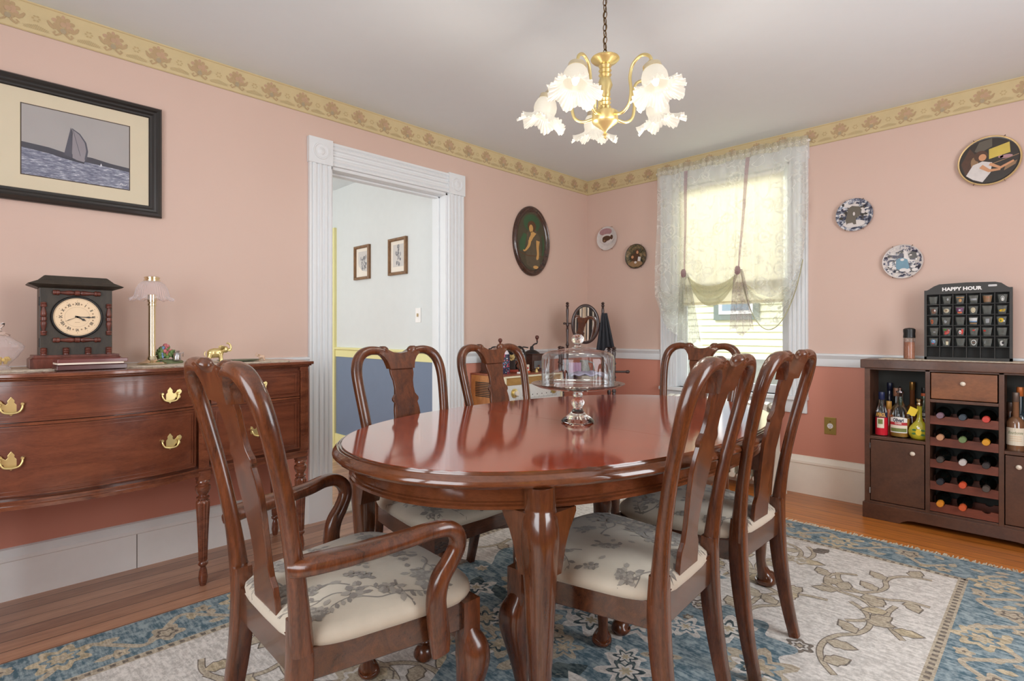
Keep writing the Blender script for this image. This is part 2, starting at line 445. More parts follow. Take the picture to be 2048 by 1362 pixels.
# wallpaper border with repeated palmette motif
def border(name, frame, u0, u1, m0, pitch, skip=None):
    g = G(); g.M = frame
    zb, zt = 2.408, 2.541
    for a, b in (skip or [(u0, u1)]):
        g.mat(0).prism([(a, zb), (b, zb), (b, zt), (a, zt)], 0, .0015)
        g.mat(1).prism([(a, zb), (b, zb), (b, zb + .006), (a, zb + .006)], 0, .0022)
        g.mat(1).prism([(a, zt - .010), (b, zt - .010), (b, zt - .006), (a, zt - .006)], 0, .0022)
    k = m0
    while k < u1:
        if k > u0 and (skip is None or any(a <= k <= b for a, b in skip)):
            cz = 2.472
            # crown of leaves, each petal a hair above the last so none coincide
            zz0 = .0024
            for n_, (dx, dz, rx, rz_) in enumerate(((0, .046, .007, .011), (-.016, .040, .009, .009), (.016, .040, .009, .009), (-.030, .026, .011, .009), (.030, .026, .011, .009),
                                    (-.014, .022, .013, .012), (.014, .022, .013, .012), (0, .030, .010, .012), (-.022, .006, .014, .010), (.022, .006, .014, .010), (-.010, -.010, .012, .012), (.010, -.010, .012, .012))):
                g.mat(2 if n_ % 3 else 3).disc(k + dx, cz + dz - .004, rx, rz_, zz0 + n_ * .00012, 9)
            for sgn in (-1, 1):
                g.mat(2).poly([(k + sgn * .020, cz + .002), (k + sgn * .036, cz - .004), (k + sgn * .050, cz + .012), (k + sgn * .056, cz + .010), (k + sgn * .048, cz - .010), (k + sgn * .034, cz - .020), (k + sgn * .014, cz - .012)], .0042 + sgn * .00006)
                g.mat(2).ribbon([(k + sgn * .004, cz - .018), (k + sgn * .012, cz - .034), (k + sgn * .026, cz - .044), (k + sgn * .034, cz - .034), (k + sgn * .026, cz - .028)], .007, .0044 + sgn * .00006)
            g.mat(3).disc(k, cz + .010, .011, .011, .0048, 10)
            g.mat(4).disc(k, cz - .018, .011, .012, .0050, 8)
            kk = k + pitch / 2
            if skip is None or any(a <= kk <= b for a, b in skip):
                g.mat(1)
                for a in range(0, 360, 60):
                    g.disc(kk + .011 * math.cos(math.radians(a)), cz + .002 + .011 * math.sin(math.radians(a)), .0052, .0045, .0024, 6)
                for q in range(-6, 7):
                    zz = cz - .034 + .012 * (1 - abs(q) / 6.0) 
                    g.ribbon([(kk + q * .0065 - .004, cz - .046), (kk + q * .0065 + .004, zz)], .0014, .0022)
                    g.ribbon([(kk + q * .0065 + .004, cz - .046), (kk + q * .0065 - .004, zz)], .0014, .0022)
        k += pitch
    return struct(g.build(name, [plain('border_paper_tan', (212, 194, 150), .7), plain('border_paper_beige', (196, 174, 130), .7), plain('border_motif_tan', (188, 162, 124), .7),
                                 plain('border_motif_rose', (196, 164, 134), .7), plain('border_motif_grey', (174, 160, 132), .7)], smooth=0))
PT = .1815
border('trim_7', WL, YS, 0, -2.561 - PT * 15, PT)
border('trim_8', WR, 0.002, XR, .10, PT)

# ------------------------------------------------------------------ door casing (left wall)
def casing(name, frame, x0, x1, z0, z1, w, plinth, blocks=True, th=.022):
    g = G(); g.M = frame
    def fluted(a, b, c, d, vert):
        prof = [(0, th), (.10, th), (.14, th * .6), (.2, th), (.3, th), (.34, th * .55), (.42, th * .55), (.46, th), (.54, th), (.58, th * .55), (.66, th * .55), (.70, th), (.8, th), (.86, th * .6), (.9, th), (1, th)]
        if vert:
            rings = [[(a + (b - a) * t, y, zz) for t, zz in prof] + [(b, y, 0), (a, y, 0)] for y in (c, d)]
        else:
            rings = [[(x, c + (d - c) * t, zz) for t, zz in prof] + [(x, d, 0), (x, c, 0)] for x in (a, b)]
        g.loft(rings)
    fluted(x0 - w, x0, z0 + plinth, z1, True); fluted(x1, x1 + w, z0 + plinth, z1, True); fluted(x0, x1, z1, z1 + w, False)
    if plinth:
        g.box(x0 - w - .004, x0, z0, z0 + plinth, 0, th + .008); g.box(x1, x1 + w + .004, z0, z0 + plinth, 0, th + .008)
    if blocks:
        for cx in (x0 - w / 2, x1 + w / 2):
            g.box(cx - w / 2 - .006, cx + w / 2 + .006, z1 - .006, z1 + w + .008, 0, th + .008)
            mm = g.M
            g.M = frame @ Matrix.Translation((cx, z1 + w / 2, th + .008))
            g.lathe([(w * .36, 0), (w * .35, .006), (w * .30, .006), (w * .27, .001), (w * .17, .001), (w * .13, .006), (w * .06, .008), (.0, .009)], 28)
            g.M = mm
    return struct(g.build(name, M['white_trim'], smooth=30))
casing('door_1', WL, DY0, DY1, 0, DZ, .137, .215)
g = G()   # jamb lining and stop
g.box(-T, 0.0, DY0 - .001, DY0 + .018, 0, DZ); g.box(-T, 0, DY1 - .018, DY1 + .001, 0, DZ); g.box(-T, 0, DY0, DY1, DZ - .018, DZ + .001)
g.box(-.11, -.07, DY0 + .018, DY0 + .03, 0, DZ - .018); g.box(-.11, -.07, DY1 - .03, DY1 - .018, 0, DZ - .018); g.box(-.11, -.07, DY0 + .018, DY1 - .018, DZ - .03, DZ - .018)
struct(g.build('door_2', M['white_trim'], smooth=0, bevel=.002))

# hall beyond the doorway
g = G(); g.mat(0).box(-2.6, -T, -1.6, -1.5, 0, 2.5)
struct(g.build('wall_hall', M['hall_wall'], smooth=0))
g = G(); g.box(-2.7, -2.6, -4.6, -1.5, 0, 2.5); g.box(-2.6, -T, -4.7, -4.6, 0, 2.5)
struct(g.build('wall_hall_far', M['hall_wall'], smooth=0))
g = G(); g.box(-2.7, -T, -4.7, -1.5, 2.5, 2.55)
struct(g.build('ceiling_hall', M['ceiling'], smooth=0))
g = G(); g.box(-1.80, -T, -1.606, -1.6, .15, .893)
struct(g.build('trim_9', M['hall_blue'], smooth=0))
g = G(); g.box(-1.80, -T, -1.618, -1.6, 0, .15)
g.loft([[(t, -1.6 - x, z) for x, z in [(0, .888), (.012, .89), (.014, .95), (.026, .962), (.026, .978), (0, .98)]] for t in (-1.80, -T)])
g.box(-1.90, -1.80, -1.625, -1.6, 0, 2.13)
struct(g.build('trim_10', M['hall_yellow'], smooth=30))

# ------------------------------------------------------------------ window
casing('window_1', WR, WX0, WX1, WZ0, WZ1, .12, 0, blocks=True)
g = G(); g.box(WX0 - .122, WX1 + .122, -.055, .09, WZ0 - .028, WZ0); g.box(WX0 - .115, WX1 + .115, -.02, 0, WZ0 - .12, WZ0 - .028)
struct(g.build('window_2', M['white_trim'], smooth=0, bevel=.006))
wf = G()
wf.box(WX0, WX0 + .02, 0, .15, WZ0, WZ1); wf.box(WX1 - .02, WX1, 0, .15, WZ0, WZ1); wf.box(WX0, WX1, 0, .15, WZ1 - .02, WZ1)
def sash(y, z0, z1, bot):
    x0, x1 = WX0 + .02, WX1 - .02
    wf.box(x0, x0 + .05, y, y + .035, z0, z1); wf.box(x1 - .05, x1, y, y + .035, z0, z1)
    wf.box(x0 + .05, x1 - .05, y, y + .035, z0, z0 + bot); wf.box(x0 + .05, x1 - .05, y, y + .035, z1 - .045, z1)
sash(.055, WZ0, 1.52, .06); sash(.095, 1.48, WZ1 - .02, .04)
wfo = struct(wf.build('window_3', M['white_trim'], smooth=0, bevel=.003))
g = G(); g.box(WX0 + .07, WX1 - .07, .07, .074, WZ0 + .06, 1.475); g.box(WX0 + .07, WX1 - .07, .11, .114, 1.52, WZ1 - .06)
struct(g.build('window_pane', M['pane'], smooth=0))
# roller shade
t = thing('roller_shade', 'cream roller shade pulled halfway down inside the window, behind the lace', 'shade', (1.325, .03, 1.35))
g = G(); g.grid(lambda a, b: (-.405 + .81 * a, .002 * math.sin(a * 9), b * .93), 8, 6); g.grid(lambda a, b: (-.405 + .81 * a, .004 + .002 * math.sin(a * 9), b * .93), 8, 6)
g.build('shade_cloth', M['shade'], t)
g = G(); g.tube([(-.41, 0, .945), (.41, 0, .945)], .016, 12, (0, 0, 1)); g.build('roller', M['white'], t)
g = G(); g.box(-.405, .405, -.002, .006, -.012, .012); g.build('hem_bar', M['shade'], t, bevel=.003)

# lace curtain
CX0, CX1, CT = .775, 1.925, 2.455
cu = thing('lace_balloon_curtain', 'ivory lace balloon curtain tied up with mauve ribbons at the window', 'curtain', (1.35, -.07, 1.0))
botp = [(.775, 1.42), (.82, 1.26), (.88, 1.17), (.96, 1.10), (1.02, 1.20), (1.05, 1.52), (1.08, 1.56), (1.15, 1.48), (1.22, 1.42), (1.30, 1.405), (1.38, 1.46), (1.44, 1.55), (1.47, 1.56), (1.53, 1.47), (1.60, 1.40), (1.68, 1.37), (1.74, 1.38), (1.80, 1.45), (1.86, 1.54), (1.905, 1.68), (1.925, 1.95)]
def bz(x):
    for (a, za), (b, zb) in zip(botp, botp[1:]):
        if a <= x <= b: return za + (zb - za) * (x - a) / (b - a)
    return botp[-1][1]
def sheet(a, b):
    x = CX0 + (CX1 - CX0) * a
    zb = bz(x); z = CT + (zb - CT) * b
    pull = .10 * math.exp(-((x - 1.05) / .06) ** 2) + .10 * math.exp(-((x - 1.475) / .06) ** 2)
    y = -.012 * math.sin(x * 70 + math.sin(x * 13) * 2) * (.35 + .65 * b) - .03 * b - pull * .25 * b
    edge = .02 * math.sin(b * 6) * b * (1 if a > .5 else -1)
    k = (abs(a - .5) * 2) ** 4
    return (x - 1.35 - edge * k * .6, y, z - 1.0)
g = G(); g.grid(sheet, 180, 30); g.build('lace_panel', M['lace'], cu)
# heading ruffle
g = G(); g.grid(lambda a, b: (CX0 - 1.35 + (CX1 - CX0) * a, -.01 - .008 * math.sin(a * 150) - .006 * b, CT - 1.0 + .02 - .07 * b + .006 * math.sin(a * 37)), 200, 3)
g.build('heading', lace('lace_heading', (224, 220, 200), .5, .75, 20), cu)
# gathered swag folds between the two ties and out to the right
def folds(g, xa, za, xb, zb, drops, out=.05, r=.012):
    for i, dp in enumerate(drops):
        pts = []
        for k in range(17):
            t = k / 16; x = xa + (xb - xa) * t; z = za + (zb - za) * t - dp * (4 * t * (1 - t)) ** .85
            pts.append((x - 1.35, -.03 - out * math.sin(PI * t) - .004 * i, z - 1.0, r * (.5 + 1.4 * math.sin(PI * t)) * 1.3, r * (.4 + .9 * math.sin(PI * t))))
        g.sweep(pts, (0, 1, 0), 8, 2.0, True)
g = G()
def swg(xa, za, xb, zb, t0, t1):
    def f(a, b):
        dp = t0 + (t1 - t0) * b
        s_ = (4 * a * (1 - a)) ** .8 if 0 < a < 1 else 0
        x = xa + (xb - xa) * a; z = za + (zb - za) * a - dp * s_
        return (x - 1.35, -.035 - .03 * s_ - .010 * math.sin(b * 16 + a * 2) * s_, z - 1.0)
    return f
g.grid(swg(1.055, 1.59, 1.465, 1.58, .11, .265), 40, 30)
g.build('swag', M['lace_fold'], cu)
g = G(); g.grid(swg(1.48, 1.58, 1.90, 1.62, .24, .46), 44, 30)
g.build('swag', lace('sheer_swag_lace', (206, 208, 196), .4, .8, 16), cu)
fh = swg(1.48, 1.58, 1.90, 1.62, .24, .46)
g = G(); g.tube([fh(k / 30, 1) for k in range(31)], .0035, 6, (0, 1, 0)); g.build('hem', M['lace_fold'], cu)
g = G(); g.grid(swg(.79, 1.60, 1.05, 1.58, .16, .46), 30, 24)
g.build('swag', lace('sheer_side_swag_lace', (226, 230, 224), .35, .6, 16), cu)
def tail(x0, ztop, zb, wt, wb, lean):
    def f(a, b):
        w = wt + (wb - wt) * b ** .7
        x = x0 + lean * b + (a - .5) * w
        z = ztop + (zb - ztop) * b + .03 * b * math.sin(a * 9)
        return (x - 1.35, -.055 - .014 * math.sin(a * 22) * (.3 + b), z - 1.0)
    return f
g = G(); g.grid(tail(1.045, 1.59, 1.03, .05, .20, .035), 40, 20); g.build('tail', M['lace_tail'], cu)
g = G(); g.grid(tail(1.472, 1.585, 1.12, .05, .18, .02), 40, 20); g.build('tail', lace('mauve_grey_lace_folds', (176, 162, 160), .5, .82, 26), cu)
for (xt, zt, xb_, zb_) in ((1.045, 2.40, 1.05, 1.6), (1.53, 2.40, 1.475, 1.59)):
    g = G(); g.grid(lambda a, b: (xt + (xb_ - xt) * b + (a - .5) * (.03 - .018 * b) - 1.35, -.035 - .004 * math.sin(b * 9) - .03 * b, zt + (zb_ - zt) * b - 1.0), 3, 14)
    g.ball((xb_ - 1.35, -.085, zb_ - 1.015), .028, 12, (.8, .5, 1.3))
    g.build('ribbon', M['ribbon'], cu)
g = G(); g.tube([(CX0 - 1.36, .0, CT - 1.0 - .02), (CX1 - 1.34, .0, CT - 1.0 - .02)], .007, 8, (0, 0, 1)); g.build('curtain_rod', M['white'], cu)

# ------------------------------------------------------------------ radiator under the window
t = thing('radiator', 'cream cast iron column radiator under the window', 'radiator', (1.335, -.135, 0))
g = G()
for i in range(15):
    x = -.395 + i * .0565
    for yy in (-.045, 0.0, .045):
        g.tube([(x, yy, .07), (x, yy, .13), (x, yy, .56), (x, yy, .60)], .016, 8, (0, 1, .01))
    g.sweep([(x, -.06, .605, .024, .016), (x, 0, .612, .024, .02), (x, .06, .605, .024, .016)], (0, 0, 1), 10)
    g.sweep([(x, -.06, .085, .022, .018), (x, .06, .085, .022, .018)], (0, 0, 1), 10)
g.build('radiator_columns', M['radiator'], t)
for x in (-.395, .396):
    g = G(); g.sweep([(x, -.045, .09, .02, .02), (x, -.05, .03, .013, .013), (x, -.052, 0, .02, .02)], (0, 1, 0), 10); g.build('foot', M['radiator'], t)
g = G(); g.tube([(.40, 0, .585), (.44, 0, .585)], .012, 10, (0, 0, 1)); g.ball((.445, 0, .592), .016); g.build('air_valve', M['silver'], t)
g = G(); g.tube([(.45, .03, 0), (.45, .03, .12), (.41, .03, .12)], .014, 10); g.build('pipe', M['radiator'], t)

# ------------------------------------------------------------------ rug
RX0, RX1, RY0, RY1, BW = .62, 3.10, -4.75, -.70, .27
t = thing('area_rug', 'large cream and blue floral wool rug with fringed ends under the dining table', 'rug', (1.86, -2.72, 0))
g = G()
ox, oy = 1.86, -2.72
def RB(x0, x1, y0, y1, z0, z1): g.box(x0 - ox, x1 - ox, y0 - oy, y1 - oy, z0, z1)
g.mat(0).box(RX0 - ox, RX1 - ox, RY0 - oy, RY1 - oy, .001, .009)
Z = .0092
def rect(x0, x1, y0, y1, m, z): g.mat(m).poly([(x0 - ox, y0 - oy), (x1 - ox, y0 - oy), (x1 - ox, y1 - oy), (x0 - ox, y1 - oy)], z)
rect(RX0 + BW - .015, RX1 - BW + .015, RY0 + BW, RY1 - BW + .015, 2, Z)
rect(RX0 + BW + .02, RX1 - BW - .02, RY0 + BW, RY1 - BW - .02, 1, Z + .0002)
rnd = random.Random(5)
def flower(cx, cy, r, m1, m2, m3, z, lobes=7, dep=.22):
    n = lobes * 6
    a0 = rnd.random() * 6
    for i, (rr, m) in enumerate(((r, m1), (r * .62, m2), (r * .42, m1), (r * .22, m3))):
        g.mat(m).poly([(cx - ox + rr * (1 + dep * math.cos(lobes * 2 * PI * k / n)) * math.cos(2 * PI * k / n + a0),
                        cy - oy + rr * (1 + dep * math.cos(lobes * 2 * PI * k / n)) * math.sin(2 * PI * k / n + a0)) for k in range(n)], z + i * .00015)
leafz = [0]
def leaf(cx, cy, L, w, ang, m, z):
    leafz[0] += 1; z += (leafz[0] % 60) * 4e-6
    pts = [(0, 0)] + [(u * L, w * v) for u, v in ((.12, .45), (.3, .95), (.45, .8), (.6, .95), (.8, .5))] + [(L, 0)] + [(u * L, -w * v) for u, v in ((.8, .5), (.6, .85), (.45, .75), (.3, .95), (.12, .45))]
    ca, sa = math.cos(ang), math.sin(ang); n = len(pts); pts = [(L * .5, 0)] + pts
    g.mat(m).add([(cx - ox + x * ca - y * sa, cy - oy + x * sa + y * ca, z) for x, y in pts], [(0, 1 + k, 1 + (k + 1) % n) for k in range(n)])
def vine(pts, w, m, z, closed=False): g.mat(m).ribbon([(x - ox, y - oy) for x, y in cat(pts, 6)], w, z)
# border ornament
def border_run(ax, fixed, a, b):
    n = int(round((b - a) / .30)); st = (b - a) / n
    P = (lambda u, v: (fixed + v, u)) if ax == 'y' else (lambda u, v: (u, fixed + v))
    pts = []
    for i in range(n * 4 + 1):
        u = a + i * st / 4; pts.append(P(u, .07 * math.sin(i * PI / 2)))
    vine(pts, .022, 2, Z + .0004)
    for i in range(n):
        c = a + (i + .5) * st
        x, y = P(c, (.035 if i % 2 else -.035))
        flower(x, y, .078 if i % 2 == 0 else .052, 3 if i % 2 == 0 else 2, 0 if i % 2 == 0 else 4, 2, Z + .0006, 7 if i % 2 == 0 else 5)
        for k in range(3):
            xx, yy = P(c + st * (.33 + .12 * k), rnd.uniform(-.08, .08))
            leaf(xx, yy, .06, .018, rnd.uniform(0, 6.28), 2 if k else 3, Z + .0005)
        xx, yy = P(c + st * .5, (-.07 if i % 2 else .07))
        flower(xx, yy, .028, 2, 3, 4, Z + .0006, 5)
border_run('y', RX0 + BW / 2, RY0 + .1, RY1 - .1); border_run('y', RX1 - BW / 2, RY0 + .1, RY1 - .1)
border_run('x', RY1 - BW / 2, RX0 + .35, RX1 - .35)
# stepped guard stripe along the inner edge
yy = RY0 + BW
while yy < RY1 - BW:
    for xx in (RX0 + BW - .006, RX1 - BW - .012): rect(xx, xx + .018, yy, yy + .016, 4, Z + .0004)
    yy += .034
xx = RX0 + BW
while xx < RX1 - BW:
    rect(xx, xx + .016, RY1 - BW - .012, RY1 - BW + .006, 4, Z + .0004); xx += .034
# field: meandering vines, palmettes and a blue medallion in the middle
fx0, fx1, fy0, fy1 = RX0 + BW + .06, RX1 - BW - .06, RY0 + BW + .05, RY1 - BW - .06
for q in range(96):
    x = fx0 + .08 + (q % 8) * (fx1 - fx0 - .1) / 8 + rnd.uniform(0, .15); y = fy0 + (q // 8) * (fy1 - fy0) / 12 + rnd.uniform(0, .2); a = rnd.uniform(0, 6.28); cur = rnd.choice((-1, 1)) * rnd.uniform(.25, .6)
    pts = [(x, y)]
    for k in range(9):
        a += cur * (1 if k < 5 else -1.1); nx, ny = pts[-1][0] + .075 * math.cos(a), pts[-1][1] + .075 * math.sin(a)
        if not (fx0 < nx < fx1 and fy0 < ny < fy1): break
        pts.append((nx, ny))
    if len(pts) > 3:
        vine(pts, .024, 4, Z + .00045 + q * 1e-6); vine(pts, .017, 2, Z + .0006 + q * 1e-6)
        for k in range(1, len(pts) - 1, 2):
            la = math.atan2(pts[k + 1][1] - pts[k][1], pts[k + 1][0] - pts[k][0]) + rnd.choice((-1, 1)) * 1.1
            leaf(pts[k][0], pts[k][1], .105, .036, la, 4, Z + .00056 + q * 1e-6); leaf(pts[k][0] + .004 * math.cos(la), pts[k][1] + .004 * math.sin(la), .093, .030, la, 2 if q % 3 else 3, Z + .00072 + q * 1e-6)
for q in range(34):
    x = rnd.uniform(fx0 + .1, fx1 - .1); y = rnd.uniform(fy0 + .1, fy1 - .1)
    flower(x, y, rnd.uniform(.04, .07), 4 if q % 3 == 0 else 2, 1, 2, Z + .0007 + q * 1e-5, 6, .2)
rnd2 = random.Random(11)
for cx_, cy_, rr in ((1.78, -2.45, .62), (2.15, -2.95, .30), (1.35, -2.6, .30), (1.9, -3.35, .26), (1.45, -1.85, .22), (2.25, -2.2, .22)):
    n = 90; ph = rnd2.random() * 6
    g.mat(0).poly([(cx_ - ox + rr * (1 + .13 * math.sin(9 * 2 * PI * k / n + ph) + .08 * math.sin(5 * 2 * PI * k / n)) * math.cos(2 * PI * k / n),
                    cy_ - oy + rr * (1 + .13 * math.sin(9 * 2 * PI * k / n + ph) + .08 * math.sin(4 * 2 * PI * k / n + 1)) * math.sin(2 * PI * k / n)) for k in range(n)], Z + .001 + rr * .0003)
for q in range(44):
    a = rnd2.uniform(0, 6.28); r_ = rnd2.uniform(.05, .68)
    flower(1.78 + r_ * math.cos(a), -2.5 + r_ * 1.25 * math.sin(a), rnd2.uniform(.05, .10), 2 if q % 2 else 1, 5 if q % 3 else 0, 3, Z + .0014 + q * 4e-6, 6, .35)
for q in range(30):
    a = rnd2.uniform(0, 6.28); r_ = rnd2.uniform(.1, .6)
    leaf(1.78 + r_ * math.cos(a), -2.5 + r_ * 1.25 * math.sin(a), .16, .035, rnd2.uniform(0, 6.28), 5 if q % 2 else 1, Z + .0013 + q * 3e-6)
rp = g.build('rug_pile', [M['rug_blue'], M['rug_cream'], M['rug_tan'], M['rug_ivory'], M['rug_line'], M['rug_dark']], t, smooth=0)
for p in rp.data.polygons:
    if p.normal.z < -.5 and p.center.z > .005: p.flip()
rp.data.update()
g = G()
for i in range(330):
    x = RX0 - ox + .004 + i * (RX1 - RX0 - .008) / 329
    dx = rnd.uniform(-.012, .012); L = rnd.uniform(.035, .06)
    g.add([(x - .0035, RY1 - oy, .006), (x + .0035, RY1 - oy, .006), (x + .003 + dx, RY1 - oy + L, .002), (x - .003 + dx, RY1 - oy + L, .0025),
           (x, RY1 - oy, .009), (x + dx, RY1 - oy + L, .0045)], [(0, 3, 5, 4), (4, 5, 2, 1), (0, 1, 2, 3)])
fr = g.build('fringe', M['rug_fringe'], t, smooth=0); fr['kind'] = 'stuff'

# ------------------------------------------------------------------ dining table
TX, TY, RUGZ = 1.78, -2.39, .0125
TA, TB = .638, 1.008
tb = thing('dining_table', 'glossy red cherry oval dining table on cabriole legs in the middle of the room', 'table', (TX, TY, RUGZ))
def ell(a, b, n=96, p=2.2, z=0):
    out = []
    for k in range(n):
        t = 2 * PI * k / n; c, s_ = math.cos(t), math.sin(t)
        out.append((a * math.copysign(abs(c) ** (2 / p), c), b * math.copysign(abs(s_) ** (2 / p), s_), z))
    return out
TZ = .776 - RUGZ
prof = [(-.045, -.042), (-.016, -.042), (-.006, -.038), (0, -.030), (0, -.024), (-.004, -.016), (-.011, -.010), (-.013, -.0065), (-.015, -.0065), (-.0165, -.010), (-.0185, -.010), (-.020, -.003), (-.022, -.003), (-.024, -.007), (-.026, -.007), (-.028, 0)]
g = G()
rings = [ell(TA + o, TB + o, z=TZ + z) for o, z in prof]
g.loft(rings, cap=False); g.add(ell(TA - .045, TB - .045, z=TZ - .042), [tuple(range(95, -1, -1))])
g.build('tabletop_edge', M['table_wood'], tb, smooth=35)
SEAM = -.110
def half(sgn):
    pts = [p for p in ell(TA - .028, TB - .028, 192, z=0) if (p[1] - SEAM) * sgn > .012]
    pts.sort(key=lambda p: math.atan2((p[1] - SEAM) * sgn, p[0]))
    xe = (TA - .028) * (1 - abs(SEAM / (TB - .028)) ** 2.2) ** (1 / 2.2)
    y0 = SEAM + sgn * .0006
    return [(xe, y0)] + [(p[0], p[1]) for p in pts] + [(-xe, y0)]
for sgn in (1, -1):
    g = G(); pts = half(sgn)
    g.prism(pts if sgn > 0 else pts[::-1], TZ - .02, TZ)
    g.build('tabletop', M['table_top'], tb, smooth=30)
g = G()
aprof = [(-.075, TZ - .105), (-.058, TZ - .105), (-.050, TZ - .102), (-.050, TZ - .094), (-.056, TZ - .090), (-.056, TZ - .086), (-.060, TZ - .083), (-.060, TZ - .04), (-.075, TZ - .04)]
g.loft([ell(TA + o, TB + o, z=z) for o, z in aprof], closed=True)
g.build('apron', M['table_wood'], tb, smooth=30)
def cab_leg(g, path, n=20, p=3.0):
    # path of (offset outward on the diagonal, z, half-size)
    pts = cat([(o * .7071, o * .7071, z, r, r) for o, z, r in path], 5)
    g.sweep(pts, (1, -1, 0) if False else (0, 1, 0), n, p)
for sx_ in (1, -1):
    for sy_ in (1, -1):
        g = G(); g.M = Matrix.Translation((sx_ * .425, sy_ * .735, 0)) @ Matrix.Diagonal((sx_, sy_, 1, 1))
        path = [(0, TZ - .04, .036), (0, .69, .036), (0, .665, .036), (.003, .64, .040), (.007, .60, .043), (.006, .55, .041), (.002, .46, .036), (-.002, .34, .031), (-.008, .2, .024), (-.008, .10, .019), (.004, .05, .026), (.014, .028, .040), (.014, .012, .042), (.014, 0, .034)]
        cab_leg(g, path)
        for (dx, dy) in ((-1, 0), (0, -1)):
            # carved wing brackets under the apron
            o = [(0, TZ - .104), (.098, TZ - .104), (.099, TZ - .116), (.090, TZ - .132), (.072, TZ - .158), (.056, TZ - .195), (.040, TZ - .26), (.0, TZ - .26)]
            vs = []
            th = .037
            if dx: rings_ = [[(-a, -th + 0, z) for a, z in o], [(-a, th, z) for a, z in o]]
            else: rings_ = [[(-th, -a, z) for a, z in o], [(th, -a, z) for a, z in o]]
            g.loft(rings_)
        g.build('leg', M['table_leg'], tb, smooth=50, bevel=.014, seg=4)

# ------------------------------------------------------------------ dining chairs
def botanical(g, wf, seed):
    bv = BVHTree.FromPolygons([Vector(v) for v in g.v], g.f); q = random.Random(seed)
    def proj(x, y, h):
        hit = bv.ray_cast(Vector((x, y, 1)), Vector((0, 0, -1)))
        if hit[0] is None: return None
        return hit[0] + hit[1] * h
    def shape(pts, m, h):
        v = [proj(x, y, h) for x, y in pts]
        if any(p is None for p in v): return
        g.mat(m).add([tuple(p) for p in v], [tuple(range(len(v)))])
    def strip_(pts, w, m, h):
        vs = []
        for i, p in enumerate(pts):
            a_ = pts[max(i - 1, 0)]; b_ = pts[min(i + 1, len(pts) - 1)]; tx, ty = b_[0] - a_[0], b_[1] - a_[1]; L = math.hypot(tx, ty) or 1
            ww = w * (1 - .6 * i / len(pts)) / 2
            l = proj(p[0] - ty / L * ww, p[1] + tx / L * ww, h); r = proj(p[0] + ty / L * ww, p[1] - tx / L * ww, h)
            if l is None or r is None: break
            vs += [tuple(l), tuple(r)]
        if len(vs) > 3: g.mat(m).add(vs, [(2 * i, 2 * i + 1, 2 * i + 3, 2 * i + 2) for i in range(len(vs) // 2 - 1)])
    def leaf_(x, y, a, L, w, m, h):
        c, s_ = math.cos(a), math.sin(a)
        shape([(x + (u * L) * c - v * w * s_, y + (u * L) * s_ + v * w * c) for u, v in ((0, 0), (.3, .8), (.6, .9), (1, .1), (.7, -.8), (.3, -.7))], m, h)
    def bloom(x, y, r, h):
        for k in range(6):
            a = k * 1.047 + q.random(); leaf_(x + r * .2 * math.cos(a), y + r * .2 * math.sin(a), a, r, r * .42, 1 if k % 2 else 2, h + k * .00004)
        for k in range(5):
            a = q.random() * 6.28; shape([(x + r * .35 * math.cos(a) + r * .16 * math.cos(b_), y + r * .35 * math.sin(a) + r * .16 * math.sin(b_)) for b_ in [1.05 * j for j in range(6)]], 2 if k % 2 else 1, h + .0004)
    for i in range(15):
        bx, by = (-.17 + .085 * (i % 5) + q.uniform(-.02, .02)), (-.15 + .14 * (i // 5) + q.uniform(-.03, .03))
        for k in range(4): bloom(bx + q.uniform(-.018, .018), by + q.uniform(-.018, .018), q.uniform(.012, .024), .0014 + .0001 * k) if i % 2 == 0 or q.random() < .3 else None
        for k in range(3): a = q.uniform(0, 6.28); leaf_(bx + .028 * math.cos(a), by + .028 * math.sin(a), a, .026, .008, 1 if k else 2, .0012)
    for i in range(8):
        x, y = q.uniform(-wf, wf) * .8, q.uniform(-.2, .18); a = q.uniform(0, 6.28); pts = [(x, y)]; cur = q.choice((-1, 1)) * .16
        for k in range(34):
            if k % 7 == 0: cur = -cur * q.uniform(.6, 1.3)
            a += cur + q.uniform(-.2, .2); pts.append((pts[-1][0] + .011 * math.cos(a), pts[-1][1] + .011 * math.sin(a)))
            if k % 8 == 4:
                b_ = a + q.choice((-1, 1)) * .9; br = [pts[-1]]
                for j in range(8): b_ += q.uniform(-.25, .25); br.append((br[-1][0] + .008 * math.cos(b_), br[-1][1] + .008 * math.sin(b_)))
                strip_(br, .0035, 1, .0007)
                for j in (2, 4, 6, 8): leaf_(br[j][0], br[j][1], b_ + q.choice((-1, 1)) * .9, .022, .006, 1 + j % 2 if 0 else (1 if j % 4 else 2), .0008)
        strip_(pts, .0055, 1, .0006)
        for k in (5, 14, 24, 33):
            if q.random() < .35: bloom(pts[k][0] + q.uniform(-.015, .015), pts[k][1] + q.uniform(-.015, .015), q.uniform(.024, .036), .001 + .0001 * i)
            leaf_(pts[k][0], pts[k][1], q.uniform(0, 6.28), .032, .009, 2, .0009)
